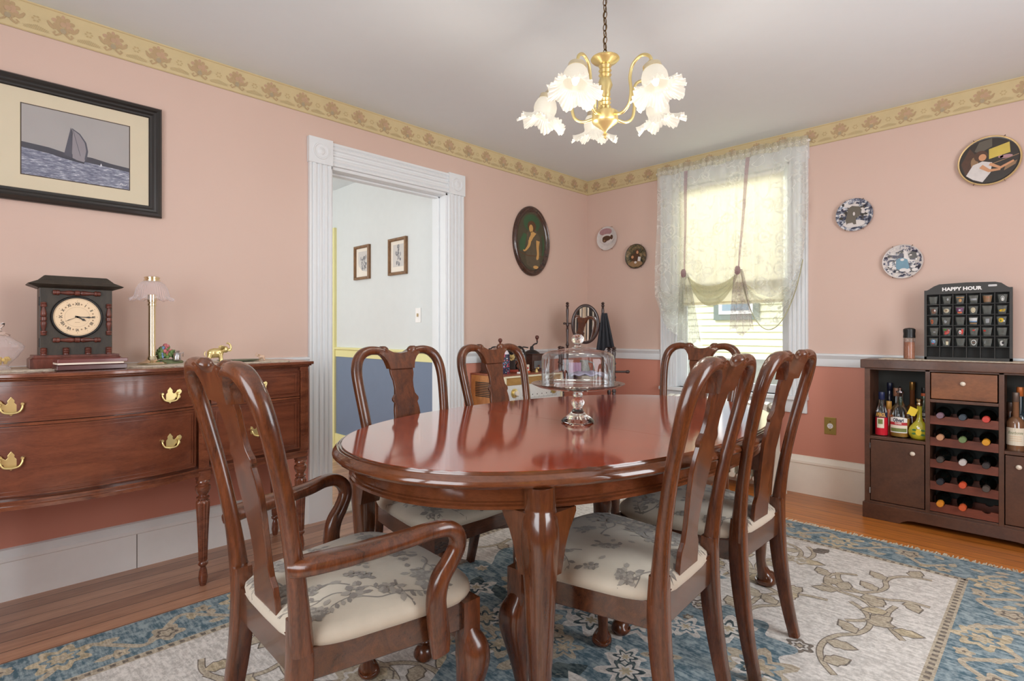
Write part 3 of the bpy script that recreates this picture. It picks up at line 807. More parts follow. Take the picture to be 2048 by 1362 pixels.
def make_chair(name, label, arms, group):
    t = thing(name, label, 'chair', (0, 0, 0), 0, group)
    mh = M['mahogany']
    wf, wb = (.275, .205) if arms else (.258, .195)      # half widths of seat frame front/back
    kx = 1.07 if arms else .975
    yf, yb = .215, -.205
    # cushion
    g = G(); rings = []
    def outline(s_, z, nn=44):
        out = []
        for k in range(nn):
            a = 2 * PI * k / nn; c, sn = math.cos(a), math.sin(a); p = 5.0
            u = math.copysign(abs(c) ** (2 / p), c); v = math.copysign(abs(sn) ** (2 / p), sn)
            w = (wb + (wf - wb) * (v + 1) / 2) * 1.0 + .005 - s_
            y = (yf + yb) / 2 + v * ((yf - yb) / 2 + .012 - s_) + (.022 * (1 - u * u) if v > 0 else 0)
            out.append((u * w, y, z))
        return out
    for s_, z in ((.012, .425), (.0, .432), (-.006, .445), (-.003, .460), (.012, .473), (.04, .483), (.09, .490), (.15, .494)):
        rings.append(outline(s_, z))
    g.loft(rings); botanical(g, wf, 3 if arms else 8)
    g.build('seat', [M['seat'], M['seat_print'], M['seat_print2']], t, smooth=60)
    # rails
    g = G()
    g.box(-wf + .03, wf - .03, yf - .026, yf - .002, .36, .433)
    for sx_ in (-1, 1):
        a = [(sx_ * (wb - .01), yb), (sx_ * (wf - .008), yf - .02), (sx_ * (wf - .032), yf - .02), (sx_ * (wb - .034), yb)]
        g.prism(a if sx_ < 0 else a[::-1], .362, .433)
    g.box(-wb + .02, wb - .02, yb - .014, yb + .012, .365, .452)
    # scalloped lower edge of the front rail
    pts = [(-wf + .05, .362)] + [(-wf + .05 + (2 * wf - .1) * k / 24, .362 - .022 * abs(math.cos(PI * k / 24)) ** 3 - .0 * k) for k in range(25)] + [(wf - .05, .362)]
    g.loft([[(x, yf - .024, z) for x, z in pts], [(x, yf - .006, z) for x, z in pts]])
    g.build('seat_frame', M['mahogany_y'], t, smooth=30, bevel=.003)
    # front cabriole legs
    for sx_ in (-1, 1):
        g = G(); g.M = Matrix.Translation((sx_ * (wf - .026), yf - .024, 0)) @ Matrix.Diagonal((sx_, 1, 1, 1))
        g.box(-.024, .026, -.025, .026, .335, .434)
        cab_leg(g, [(.000, .36, .026), (.006, .335, .032), (.016, .305, .040), (.018, .27, .040), (.011, .22, .033), (.001, .15, .023), (-.006, .08, .016), (-.003, .045, .019), (.008, .028, .030), (.010, .012, .033), (.010, 0, .026)], 16, 2.6)
        g.build('leg', mh, t, smooth=50)
    # rear legs
    for sx_ in (-1, 1):
        x = sx_ * .178 * (1.03 if arms else .98)
        g = G(); g.sweep(cat([(x * 1.05, yb - .062, 0, .015, .017), (x * 1.03, yb - .036, .12, .017, .020), (x, yb - .012, .28, .019, .025), (x, yb - .004, .40, .021, .026), (x, yb - .006, .50, .021, .022)], 4), (0, 1, 0), 14, 7.0)
        g.build('leg', mh, t, smooth=30)
    # back posts and hoop
    g = G()
    def backy(z): 
        q = max(0, z - .43); return yb - .004 - .05 * q - .22 * q * q * (1.25 - q * .3)
    for sx_ in (-1, 1):
        P_ = [(.182, .43, .021, .024), (.184, .50, .021, .022), (.192, .62, .021, .018), (.206, .76, .021, .017), (.217, .88, .021, .018), (.218, .945, .022, .019), (.206, .99, .022, .020), (.180, 1.018, .021, .021), (.145, 1.030, .019, .021), (.110, 1.030, .018, .020), (.080, 1.024, .017, .019), (.055, 1.012, .015, .016)]
        pts = cat([(sx_ * x * kx, backy(z), z, w, d) for x, z, w, d in P_], 5)
        g.sweep(pts, (0, 1, 0), 16, 2.5)
        # rolled knob beside the dip
        g.ball((sx_ * .078 * kx, backy(1.03), 1.030), .022, 14, (1.25, .95, .95))
    # crest yoke
    half_ = [(.064, .952), (.066, .962), (.074, .985), (.088, 1.004), (.108, 1.018), (.105, 1.036), (.078, 1.040), (.058, 1.032), (.035, 1.022), (.0, 1.018)]
    o = [(x * kx, z) for x, z in half_] + [(-x * kx, z) for x, z in half_[-2::-1]]
    g.loft([[(x * .97, backy(z) - .019, z) for x, z in o], [(x, backy(z) - .012, z) for x, z in o], [(x, backy(z) + .012, z) for x, z in o], [(x * .97, backy(z) + .018, z) for x, z in o]])
    g.build('back_frame', mh, t, smooth=60)
    # vase splat
    sp = [(.957, .060), (.93, .059), (.90, .050), (.87, .048), (.845, .052), (.828, .066), (.818, .066), (.808, .058), (.78, .064), (.74, .066), (.69, .058), (.63, .047), (.58, .043), (.545, .046), (.525, .060), (.50, .064), (.447, .066)]
    g = G()
    L = [(w * kx, z) for z, w in sp]
    rings = []
    for w, z in L:
        y = backy(z) + .002; rings.append([(-w, y - .007, z), (w, y - .007, z), (w, y + .007, z), (-w, y + .007, z)])
    g.loft(rings); g.build('splat', mh, t, smooth=25, bevel=.002)
    if arms:
        for sx_ in (-1, 1):
            g = G()
            A = [(.205, -.235, .620, .020, .018), (.230, -.20, .626, .032, .019), (.252, -.11, .630, .031, .019), (.272, .0, .638, .027, .018), (.288, .06, .646, .023, .018), (.294, .102, .642, .021, .019), (.293, .128, .620, .020, .020), (.289, .132, .590, .019, .020), (.283, .114, .555, .020, .020), (.278, .090, .52, .022, .022), (.276, .080, .475, .024, .020), (.275, .084, .43, .026, .018), (.272, .094, .37, .027, .014), (.270, .098, .335, .024, .011)]
            pts = cat([(sx_ * x, y, z, w, d) for x, y, z, w, d in A], 5)
            # width runs sideways on top, front-to-back on the support
            path = []
            for i, (x, y, z, w, d) in enumerate(pts):
                path.append((x, y, z, d, w) if i < 30 else (x, y, z, w, d))
            P3 = [Vector(p[:3]) for p in pts]; rings = []
            for i, (x, y, z, w, d) in enumerate(pts):
                tt = (P3[min(i + 1, len(P3) - 1)] - P3[max(i - 1, 0)]).normalized()
                side = Vector((1, 0, 0)); side = (side - tt * side.dot(tt)).normalized(); nn = tt.cross(side)
                ring = []
                f = min(1, max(0, (i - 28) / 14.0))
                ws = w * (1 - f) + d * f; wn = d * (1 - f) + w * f
                for k in range(16):
                    a = 2 * PI * k / 16; c, sn = math.cos(a), math.sin(a)
                    cc = math.copysign(abs(c) ** (2 / 2.8), c); ss = math.copysign(abs(sn) ** (2 / 2.8), sn)
                    ring.append(tuple(P3[i] + side * (ws * cc) + nn * (wn * ss)))
                rings.append(ring)
            g.loft(rings); g.build('arm', mh, t, smooth=60)
    return t
CG = 'side chairs around the dining table'
ac = make_chair('dining_armchair', 'mahogany dining armchair with curled arms and floral seat in the foreground', True, None)
ac.location = (1.80, -3.425, RUGZ); ac.rotation_euler = (0, 0, math.radians(-1.5))
c1 = make_chair('dining_chair', 'mahogany side chair in the right foreground, nearest the camera, its floral seat in full view', False, CG)
c1.location = (2.194, -2.762, RUGZ); c1.rotation_euler = (0, 0, PI / 2 + math.radians(5))
dup(c1, (2.18, -2.19, RUGZ), PI / 2, 'mahogany side chair on the right, the one standing closer to the wine cabinet')
dup(c1, (1.40, -2.80, RUGZ), -PI / 2, 'mahogany side chair seen from the front, before the doorway')
dup(c1, (1.375, -2.225, RUGZ), -PI / 2, 'mahogany side chair seen from the front, before the wooden radio')
dup(c1, (1.70, -1.515, RUGZ), PI, 'mahogany side chair at the far table end, before the window')

# ------------------------------------------------------------------ glass cake stand
cx_, cy_ = pos_c = (1.82, -2.48)
t = thing('cake_stand', 'clear glass footed cake stand in the middle of the dining table', 'cake stand', (cx_, cy_, .777))
g = G(); g.lathe([(0.0, .004), (.060, .0), (.064, .004), (.058, .012), (.035, .028), (.020, .046), (.017, .056), (.024, .066), (.026, .078), (.020, .090), (.015, .096), (.020, .104), (.016, .112), (.020, .120), (.045, .124)], 40)
g.build('pedestal', M['clear'], t, smooth=60)
g = G(); g.lathe([(0, .121), (.06, .121), (.11, .126), (.150, .134), (.170, .143), (.178, .147), (.179, .149), (.176, .150), (.150, .140), (.11, .132), (.0, .127)], 64)
g.build('plate', thin_glass('cake_plate_glass', (232, 238, 236), 0.9), t, smooth=60)
t = thing('glass_cake_dome', 'clear glass dome with a round knob, covering the cake stand', 'cake dome', (cx_, cy_, .912))
g = G(); g.lathe([(.139, .0), (.139, .106), (.136, .120), (.126, .130), (.105, .137), (.06, .145), (.022, .151), (.014, .153)], 64, cap=False)
g.build('dome', M['thin'], t, smooth=60)
g = G(); g.lathe([(.0, .151), (.016, .152), (.013, .157), (.010, .161), (.013, .165), (.020, .170), (.0245, .180), (.0235, .190), (.016, .199), (.0, .203)], 32)
g.build('knob', M['clear'], t, smooth=60)

# ------------------------------------------------------------------ chandelier
hx, hy = 1.834, -2.32
ch = thing('chandelier', 'brass five arm chandelier with lit frosted ruffled glass shades, hung by a chain', 'chandelier', (hx, hy, 1.90))
g = G()
g.lathe([(0, .0), (.006, .002), (.004, .012), (.010, .018), (.004, .026), (.012, .036), (.038, .056), (.050, .066), (.052, .070), (.052, .104), (.046, .108), (.026, .110), (.020, .118), (.024, .128), (.018, .134), (.024, .144), (.018, .150), (.024, .160), (.018, .166), (.022, .176), (.020, .19), (.030, .215), (.024, .238), (.020, .246), (.026, .256), (.020, .264), (.026, .274), (.020, .282), (.026, .292), (.020, .298), (.022, .300), (.050, .312), (.058, .320), (.056, .324), (.02, .326), (.010, .335), (.0, .338)], 32)
g.build('column', M['brass'], ch, smooth=50)
def ruffled(idx, r, z, a):
    k = max(0, idx - 5) / 4.0
    return r * (1 + .05 * k * math.sin(a * 7) + .025 * k * math.sin(a * 40)), z + .013 * k * math.cos(a * 7 + .6) + .004 * k * math.sin(a * 40)
AR = .235
bulbs = []
for i, deg in enumerate((91, 163, 19, 235, 307)):
    # angles are measured in the room, turned with the chandelier
    a = math.radians(deg + 44.85)
    g = G(); g.M = Matrix.Rotation(a, 4, 'Z')
    g.tube(cat([(.046, 0, .088), (.09, 0, .078), (.125, 0, .10), (.135, 0, .15), (.130, 0, .20), (.145, 0, .245), (.185, 0, .262), (.222, 0, .245), (AR, 0, .215)], 6), .0062, 10, (0, 1, 0))
    am = g.build('arm', M['brass'], ch, smooth=60)
    g = G(); g.M = Matrix.Rotation(a, 4, 'Z') @ Matrix.Translation((AR, 0, .20)) @ Matrix.Rotation(math.radians(-14), 4, 'Y')
    g.lathe([(.0, .022), (.014, .020), (.020, .010), (.034, .004), (.036, -.012), (.030, -.014)], 28)
    g.build('collar', M['brass_pale'], ch, smooth=50)
    g = G(); g.M = Matrix.Rotation(a, 4, 'Z') @ Matrix.Translation((AR, 0, .20)) @ Matrix.Rotation(math.radians(-14), 4, 'Y')
    g.lathe([(.031, -.010), (.040, -.020), (.047, -.038), (.048, -.055), (.044, -.070), (.046, -.080), (.057, -.090), (.073, -.100), (.088, -.108), (.100, -.112)], 240, False, ruff=ruffled)
    g.build('glass_shade', M['frosted'], ch, smooth=80)
    g = G(); g.M = Matrix.Rotation(a, 4, 'Z') @ Matrix.Translation((AR, 0, .20)) @ Matrix.Rotation(math.radians(-14), 4, 'Y')
    g.lathe([(.0, -.082), (.008, -.076), (.014, -.06), (.014, -.045), (.008, -.028), (.008, -.012)], 14); g.build('bulb', M['bulb'], ch, smooth=60)
    p = Matrix.Rotation(a, 4, 'Z') @ Vector((AR + .03, 0, .20 - .26)); bulbs.append((hx + p.x, hy + p.y, 1.90 + p.z))
g = G(); z = .335; i = 0
def link(g, z, i, L=.030, w=.0085):
    a = (i % 2) * PI / 2
    pts = []
    for k in range(16):
        q = 2 * PI * k / 16; x = w * math.cos(q); zz = (L / 2) * math.sin(q)
        pts.append((x * math.cos(a), x * math.sin(a), z + zz, .0019, .0019))
    g.sweep(pts, (-math.sin(a), math.cos(a), 0), 6, 2.0, closed=True)
while z < .600:
    link(g, z + .012, i); z += .0255; i += 1
g.tube([(.004 * math.sin(k * 1.3), .004 * math.cos(k * 1.3), .335 + k * .02) for k in range(15)], .0018, 6)
g.build('chain', M['bronze'], ch, smooth=60)
g = G(); g.lathe([(.012, .598), (.03, .604), (.055, .622), (.06, .641)], 28); g.build('ceiling_canopy', M['brass'], ch, smooth=50)

# ------------------------------------------------------------------ framed pictures
def frame_molding(g, w, h, fw, prof):
    rings = []
    for sx_, sy_ in ((-1, -1), (1, -1), (1, 1), (-1, 1)):
        rings.append([(sx_ * (w / 2 - o), sy_ * (h / 2 - o), z) for o, z in prof])
    g.loft(rings, closed=True)
# sailing photograph (centre at y=-3.79)
t = thing('framed_sailing_photograph', 'large black framed photograph of a sailboat on the wall above the clock', 'picture', (0, -3.78, 1.945))
g = G(); g.M = WL
W_, H_ = .645, .532
frame_molding(g, W_, H_, .055, [(0, 0), (0, .018), (.006, .026), (.018, .030), (.026, .024), (.034, .024), (.042, .018), (.050, .017), (.054, .012), (.054, 0)])
g.build('frame', M['black_wood'], t, smooth=25)
g = G(); g.M = WL
g.box(-W_ / 2 + .05, W_ / 2 - .05, -H_ / 2 + .05, H_ / 2 - .05, .004, .010)
g.build('mat_board', plain('cream_mat_board', (226, 214, 186), .8, var=.02), t, smooth=0)
iw, ih = .190, .149
PM = [plain('photo_dark_border', (70, 54, 36), .6), plain('photo_grey_sky', (176, 172, 170), .5, var=.04), plain('photo_hill', (72, 72, 82), .6), None,
      plain('photo_sail', (150, 144, 150), .5), plain('photo_sail_dark', (84, 84, 96), .5), plain('photo_hull', (60, 60, 72), .5), plain('photo_white', (232, 232, 236), .5)]
tt_ = NT('photo_sparkling_water'); nz = tt_.noise(tt_.coord((5, 5, 26)), 7, 5, .75)
PM[3] = tt_.end(tt_.bsdf(color=tt_.ramp(nz, [(.40, lin((98, 102, 124))), (.56, lin((150, 154, 172))), (.68, lin((228, 230, 238)))]), rough=.5))
g = G(); g.M = WL; z = .0102
g.mat(0).poly([(-iw - .004, -ih - .004), (iw + .004, -ih - .004), (iw + .004, ih + .004), (-iw - .004, ih + .004)], z)
g.mat(1).poly([(-iw, -.03), (iw, -.062), (iw, ih), (-iw, ih)], z + .0003)
g.mat(3).poly([(-iw, -ih), (iw, -ih), (iw, -.05), (-iw, -.03)], z + .0004)
g.mat(2).poly([(-iw, -.036), (-.05, -.050), (0, -.052), (iw, -.066), (iw, -.048), (.12, -.042), (.05, -.030), (-.05, -.028), (-.10, -.018), (-iw, -.012)], z + .0006)
g.mat(5).poly([(-.026, .088), (-.020, .07), (-.022, -.045), (-.050, -.038)], z + .0008)
g.mat(4).poly([(-.022, .084), (.005, .066), (.026, .032), (.032, -.005), (.026, -.045), (.018, -.060), (-.020, -.046)], z + .0008)
g.mat(5).ribbon([(-.018, .078), (.008, -.032)], .0018, z + .001)
g.mat(5).ribbon([(-.022, .084, .004), (.005, .066, .005), (.026, .032, .006), (.032, -.005, .007), (.026, -.045, .008)], .005, z + .001)
g.mat(6).poly([(-.095, -.038), (-.06, -.046), (-.01, -.052), (.024, -.057), (.020, -.064), (-.03, -.058), (-.092, -.046)], z + .001)
g.mat(7).poly([(.083, -.048), (.087, -.060), (.079, -.060)], z + .001)
g.at(WL); g.mat(7).text('Paul', .016, .165, -.130, z + .001, 0.0, 1, .4)
g.build('photograph', PM, t, smooth=0)
g = G(); g.M = WL; g.box(-W_ / 2 + .05, W_ / 2 - .05, -H_ / 2 + .05, H_ / 2 - .05, .013, .0135); g.build('cover_glass', M['cover'], t, smooth=0)

# oval portrait
t = thing('oval_portrait', 'dark oval framed painting of a seated figure between the doorway and the corner', 'painting', (0, -.783, 1.885))
g = G(); g.M = WL
g.loft([[( (.222 - o) * math.cos(2 * PI * k / 72), (.292 - o) * math.sin(2 * PI * k / 72), z) for k in range(72)] for o, z in
        [(0, 0), (0, .016), (.006, .024), (.018, .028), (.026, .022), (.034, .022), (.042, .014), (.05, .011), (.05, 0)]], closed=True)
g.build('frame', wood('oval_frame_wood', (36, 24, 20), (84, 54, 42), (5, 5, 5), .25, .6), t, smooth=40)
g = G(); g.M = WL
om = [plain('painting_dark_ground', (78, 72, 54), .6, nscale=9, var=.2), plain('painting_green', (58, 92, 60), .6, nscale=9, var=.15), plain('painting_skin', (206, 160, 96), .6), plain('painting_brown', (92, 60, 36), .6), plain('painting_gown', (96, 84, 66), .6, nscale=20, var=.2)]
g.mat(0).disc(0, 0, .175, .245, .010, 60); z = .0105
g.mat(1).disc(0, .15, .10, .075, z, 24)
g.mat(1).poly([(-.15, -.02), (-.10, .06), (-.06, .05), (-.09, -.08), (-.14, -.09)], z)
g.mat(4).poly([(-.06, .06), (-.03, .11), (.05, .10), (.10, .04), (.12, -.10), (.09, -.16), (-.08, -.15), (-.06, -.05)], z + .0005)
g.mat(3).disc(.0, .125, .052, .045, z + .001, 20)
g.mat(2).disc(-.010, .105, .024, .033, z + .0015, 20)
g.mat(2).poly([(-.012, .08), (.010, .082), (.055, .07), (.040, .055), (.015, .03), (-.005, .0), (-.03, -.01), (-.035, .02), (-.015, .05)], z + .0015)
g.mat(2).ribbon(cat([(-.026, .005, .034), (-.035, -.035, .027), (-.065, -.07, .019), (-.090, -.088, .012), (-.105, -.082, .012)], 4), .018, z + .002)
g.mat(2).ribbon(cat([(.075, .01, .044), (.070, -.04, .032), (.075, -.10, .026), (.068, -.135, .030), (.055, -.145, .014)], 4), .018, z + .002)
g.mat(3).disc(-.016, .118, .0015, .0012, z + .003, 8); g.mat(3).disc(-.002, .118, .0015, .0012, z + .003, 8)
g.mat(4).poly([(-.08, -.12), (.09, -.12), (.10, -.20), (.03, -.235), (-.06, -.20)], z + .0008); g.mat(2).disc(.05, -.215, .034, .014, z + .001, 14)
g.mat(3).ribbon([(-.16, -.10, .006), (-.05, -.125, .008), (.14, -.115, .006)], .007, z + .0012); g.mat(1).ribbon(cat([(.13, .06, .012), (.145, -.03, .02), (.13, -.12, .014)], 4), .014, z + .0009)
g.build('painted_panel', om, t, smooth=0)

# two small pictures in the hall
for i, (x, z_, lab) in enumerate(((-1.305, 1.75, 'small wooden framed sketch of a cliff in the hall, farther from the light switch'), (-.735, 1.75, 'small wooden framed sketch of a tree in the hall, the one nearer the light switch'))):
    t = thing('framed_sketch', lab, 'picture', (x, -1.6, z_), 0, 'pictures in the hall')
    g = G(); g.M = WR; frame_molding(g, .262, .305, .03, [(0, 0), (0, .022), (.006, .026), (.018, .026), (.024, .018), (.024, 0)])
    g.build('frame', wood('oak_frame', (104, 74, 46), (146, 110, 74), (3, 3, 3), .45, .1), t, smooth=25)
    g = G(); g.M = WR
    g.mat(0).box(-.11, .11, -.135, .135, .002, .006)
    g.mat(1).poly([(-.075, -.085), (.08, -.085), (.08, .10), (-.075, .10)], .0065)
    r_ = random.Random(3 + i)
    for k in range(26):
        if i == 0: px, py = r_.uniform(-.03, .07), r_.uniform(-.06, .05)
        else: px = r_.gauss(.0, .03); py = r_.uniform(-.07, .09); px *= (1 - (py + .07) * 4)
        g.mat(2 if k % 3 else 3).disc(px, py, r_.uniform(.006, .016), r_.uniform(.006, .02), .0068 + k * .00002, 7)
    if i == 0: g.mat(0).poly([(-.07, -.085), (.07, -.085), (.0, -.075), (-.06, -.03), (-.07, .0)], .0075)
    g.build('sketch', [plain('sketch_mat', (232, 226, 214), .8, var=.01), plain('sketch_paper', (206, 204, 200), .8), plain('sketch_grey', (160, 160, 162), .8), plain('sketch_dark', (122, 124, 128), .8)], t, smooth=0)
# light switch
t = thing('light_switch', 'white toggle light switch plate on the grey hall wall', 'switch', (-.456, -1.6, 1.257))
g = G(); g.M = WR; g.box(-.036, .036, -.058, .058, 0, .005); g.build('plate', M['white'], t, bevel=.003, smooth=0)
g = G(); g.M = WR; g.box(-.006, .006, -.012, .014, .004, .016); g.build('toggle', plain('tan_toggle', (200, 180, 140), .4), t, bevel=.002, smooth=0)
# outlet
t = thing('electrical_outlet', 'brass outlet plate low on the coral wall beside the wine cabinet', 'outlet', (2.04, 0, .487))
g = G(); g.M = WR; g.box(-.036, .036, -.058, .058, 0, .005); g.build('plate', plain('gold_plate', (196, 170, 96), .3, .7), t, bevel=.003, smooth=0)
g = G(); g.M = WR; g.mat(0).disc(0, 0, .018, .018, .0055, 24); g.mat(1)
for x in (-.006, .006): g.poly([(x - .001, .0), (x + .001, .0), (x + .001, .007), (x - .001, .007)], .006)
g.disc(0, -.008, .0025, .0025, .006, 10); g.disc(0, .030, .003, .003, .006, 10); g.disc(0, -.030, .003, .003, .006, 10)
g.build('socket', [M['white'], M['black']], t, smooth=0)

# ------------------------------------------------------------------ collector plates
DK = plain('plate_navy', (52, 54, 78), .3, nscale=60, var=.2); WH = plain('plate_white', (216, 210, 206), .3, nscale=40, var=.1); GY = plain('plate_grey_blue', (120, 126, 150), .3, nscale=60, var=.2)
TN = plain('plate_tan', (150, 118, 84), .3, nscale=50, var=.15); BR = plain('plate_brown', (84, 56, 38), .3, nscale=50, var=.2); DB = plain('plate_dark_brown', (52, 44, 36), .3, nscale=30, var=.15)
SK = plain('plate_skin', (206, 150, 108), .3); GR = plain('plate_olive', (92, 92, 62), .3, nscale=50, var=.2); TE = plain('plate_teal', (84, 136, 160), .3, nscale=30, var=.2)
MV = plain('plate_mauve', (176, 136, 140), .3, nscale=30, var=.15); YE = plain('plate_yellow', (208, 184, 84), .3, nscale=20, var=.1); GO = plain('plate_gold_rim', (214, 184, 130), .3, .3); TP = plain('plate_taupe', (96, 88, 76), .35)
def mottle(name, stops, sc_=42):
    t = NT(name); f = t.noise(t.coord((1, 1, 1)), sc_, 4, .7, .6)
    return t.end(t.bsdf(color=t.ramp(f, [(p, lin(c)) for p, c in stops], 'CONSTANT'), rough=.3, coat=.3))
GY = mottle('plate_blue_white_scene', [(0, (48, 50, 66)), (.44, (104, 112, 132)), (.50, (150, 156, 170)), (.55, (212, 210, 208))])
WG = mottle('plate_garden_scene', [(0, (44, 42, 54)), (.43, (84, 92, 120)), (.48, (206, 200, 196)), (.6, (222, 216, 208))])
GR = mottle('plate_autumn_scene', [(0, (62, 60, 44)), (.46, (92, 86, 60)), (.52, (120, 100, 70)), (.6, (150, 128, 92))], 30)
PMAT = [DK, WH, GY, TN, BR, DB, SK, GR, TE, MV, YE, GO, TP, WG]
def plate(x, z_, r, label, rim, base_, draw):
    t = thing('collector_plate', label, 'plate', (x, -.006, z_), 0, 'collector plates on the window wall')
    g = G(); g.M = WR
    g.lathe([(0, .0), (r * .55, .0), (r * .6, .004), (r * .97, .016), (r, .018), (r * .985, .020), (r * .93, .017), (r * .62, .008), (0, .008)], 48)
    g.build('plate_body', rim, t, smooth=50)
    g = G(); g.M = WR
    g.mat(base_).disc(0, 0, r * .61, r * .61, .0084, 40)
    n = 48
    g.loft([[(rr * math.cos(2 * PI * k / n), rr * math.sin(2 * PI * k / n), zz) for k in range(n)] for rr, zz in ((r * .61, .0084), (r * .94, .0178))], cap=False)
    draw(g, r)
    g.build('painted_scene', PMAT, t, smooth=0)
    g = G(); g.M = WR
    for a in (62, 118, 242, 298):
        c, s_ = math.cos(math.radians(a)), math.sin(math.radians(a))
        g.tube([(r * 1.03 * c, r * 1.03 * s_, 0), (r * 1.05 * c, r * 1.05 * s_, .018), (r * .97 * c, r * .97 * s_, .023)], .0012, 6)
    g.build('hanger', M['bronze'], t, smooth=60)
Z1, Z2 = .0185, .0195
def d_cat(g, r):
    g.mat(9).disc(-.1 * r, .55 * r, .62 * r, .3 * r, Z1, 20); g.mat(1).disc(0, -.05 * r, .7 * r, .42 * r, Z1 + .0003, 20)
    g.mat(4).disc(.0, 0, .42 * r, .22 * r, Z1 + .0006, 20).disc(-.18 * r, -.12 * r, .24 * r, .22 * r, Z1 + .0007, 16).disc(.5 * r, .05 * r, .14 * r, .2 * r, Z1 + .0006, 12)
    g.mat(3).disc(-.22 * r, -.18 * r, .1 * r, .08 * r, Z1 + .001, 12)
def d_kids(g, r):
    g.mat(7).disc(0, .5 * r, .6 * r, .35 * r, Z1, 20); g.mat(3).disc(0, -.6 * r, .62 * r, .26 * r, Z1, 20)
    g.mat(4).disc(.0, -.1 * r, .42 * r, .34 * r, Z1 + .0004, 20).disc(.15 * r, .35 * r, .2 * r, .22 * r, Z1 + .0005, 14)
    g.mat(6).disc(.18 * r, .3 * r, .1 * r, .13 * r, Z1 + .0008, 12).disc(-.28 * r, -.05 * r, .12 * r, .12 * r, Z1 + .0008, 12)
    g.mat(1).disc(.0, -.5 * r, .12 * r, .1 * r, Z1 + .001, 12).poly([(.25 * r, -.05 * r), (.5 * r, -.1 * r), (.45 * r, -.45 * r), (.2 * r, -.4 * r)], Z1 + .0007)
def d_couple(g, r):
    q = random.Random(4)
    for k in range(60): g.mat(q.choice((0, 1, 5))).disc(q.uniform(-.7, .7) * r, q.uniform(-.2, .7) * r, q.uniform(.04, .14) * r, q.uniform(.04, .12) * r, Z1 + k * .00001, 7)
    g.mat(1).disc(0, -.55 * r, .6 * r, .22 * r, Z1 + .0004, 18)
    g.mat(1).disc(-.05 * r, .55 * r, .34 * r, .12 * r, Z1 + .0005, 14)
    g.mat(12).poly([(-.32 * r, .42 * r), (-.1 * r, .55 * r), (.1 * r, .5 * r), (.3 * r, .45 * r), (.4 * r, .25 * r), (.3 * r, -.1 * r), (.1 * r, -.25 * r), (.12 * r, -.6 * r), (-.02 * r, -.6 * r), (-.08 * r, -.48 * r), (-.35 * r, -.5 * r), (-.38 * r, -.6 * r), (-.46 * r, -.3 * r), (-.36 * r, .1 * r)], Z1 + .0008)
    g.mat(1).disc(.0, .05 * r, .06 * r, .12 * r, Z1 + .001, 8)
def d_lady(g, r):
    q = random.Random(9)
    for k in range(70): g.mat(q.choice((0, 1, 1, 5))).disc(q.uniform(-.68, .68) * r, q.uniform(-.62, .62) * r, q.uniform(.05, .16) * r, q.uniform(.03, .1) * r, Z1 + k * .00001, 7)
    g.mat(5).poly([(.35 * r, .1 * r), (.72 * r, .15 * r), (.66 * r, .5 * r), (.4 * r, .55 * r)], Z1 + .0006)
    g.mat(1).poly([(.05 * r, .7 * r), (.25 * r, .5 * r), (.35 * r, .05 * r), (.1 * r, .0)], Z1 + .0006)
    g.mat(8).poly([(-.3 * r, .1 * r), (-.05 * r, .25 * r), (.25 * r, .1 * r), (.35 * r, -.4 * r), (0, -.6 * r), (-.3 * r, -.4 * r)], Z1 + .0008)
    g.mat(1).disc(.0, .1 * r, .1 * r, .08 * r, Z1 + .001, 8).disc(.05 * r, -.5 * r, .2 * r, .1 * r, Z1 + .001, 10); g.mat(0).disc(-.05 * r, .35 * r, .12 * r, .14 * r, Z1 + .001, 10)
def d_girl(g, r):
    g.mat(5).disc(0, 0, .9 * r, .9 * r, Z1 - .0004, 40)
    g.mat(4).poly([(-.88 * r, 0), (-.6 * r, .6 * r), (-.35 * r, .2 * r), (-.5 * r, -.5 * r), (-.7 * r, -.55 * r)], Z1)
    g.mat(12).poly([(-.3 * r, .8 * r), (.1 * r, .88 * r), (.1 * r, .55 * r), (-.3 * r, .35 * r), (-.45 * r, .45 * r)], Z1 + .0002)
    g.mat(10).poly([(.0, .45 * r), (.62 * r, .62 * r), (.65 * r, .2 * r), (.0, .05 * r)], Z1 + .0003)
    g.mat(3).ribbon([(.02 * r, -.18 * r, .03 * r), (.9 * r, .08 * r, .03 * r)], .003, Z1 + .0004)
    g.mat(9).disc(.52 * r, .06 * r, .2 * r, .07 * r, Z1 + .0006, 12).disc(.36 * r, .08 * r, .08 * r, .06 * r, Z1 + .0006, 12)
    g.mat(1).poly([(-.5 * r, -.1 * r), (-.2 * r, .0), (.1 * r, -.1 * r), (.05 * r, -.5 * r), (-.2 * r, -.85 * r), (-.5 * r, -.7 * r), (-.72 * r, -.5 * r)], Z1 + .0008)
    g.mat(4).disc(-.25 * r, .22 * r, .22 * r, .22 * r, Z1 + .0009, 18); g.mat(3).disc(-.45 * r, -.02 * r, .12 * r, .25 * r, Z1 + .0007, 12)
    g.mat(6).disc(-.2 * r, .16 * r, .12 * r, .14 * r, Z1 + .0012, 16)
    g.mat(6).ribbon([(-.25 * r, -.2 * r, .16 * r), (.0, -.42 * r, .12 * r), (.35 * r, -.42 * r, .08 * r)], .01, Z1 + .0014)
    g.mat(6).ribbon([(.02 * r, -.15 * r, .12 * r), (.35 * r, -.36 * r, .1 * r), (.75 * r, -.15 * r, .07 * r)], .01, Z1 + .0013)
    g.mat(3).poly([(.45 * r, -.5 * r), (.8 * r, -.3 * r), (.85 * r, -.15 * r), (.5 * r, -.3 * r)], Z1 + .0004)
plate(.233, 1.975, .108, 'small pale plate with a curled brown animal, nearest the room corner', WH, 1, d_cat)
plate(.535, 1.783, .107, 'small dark plate with brown puppies, just left of the window', DB, 7, d_kids)
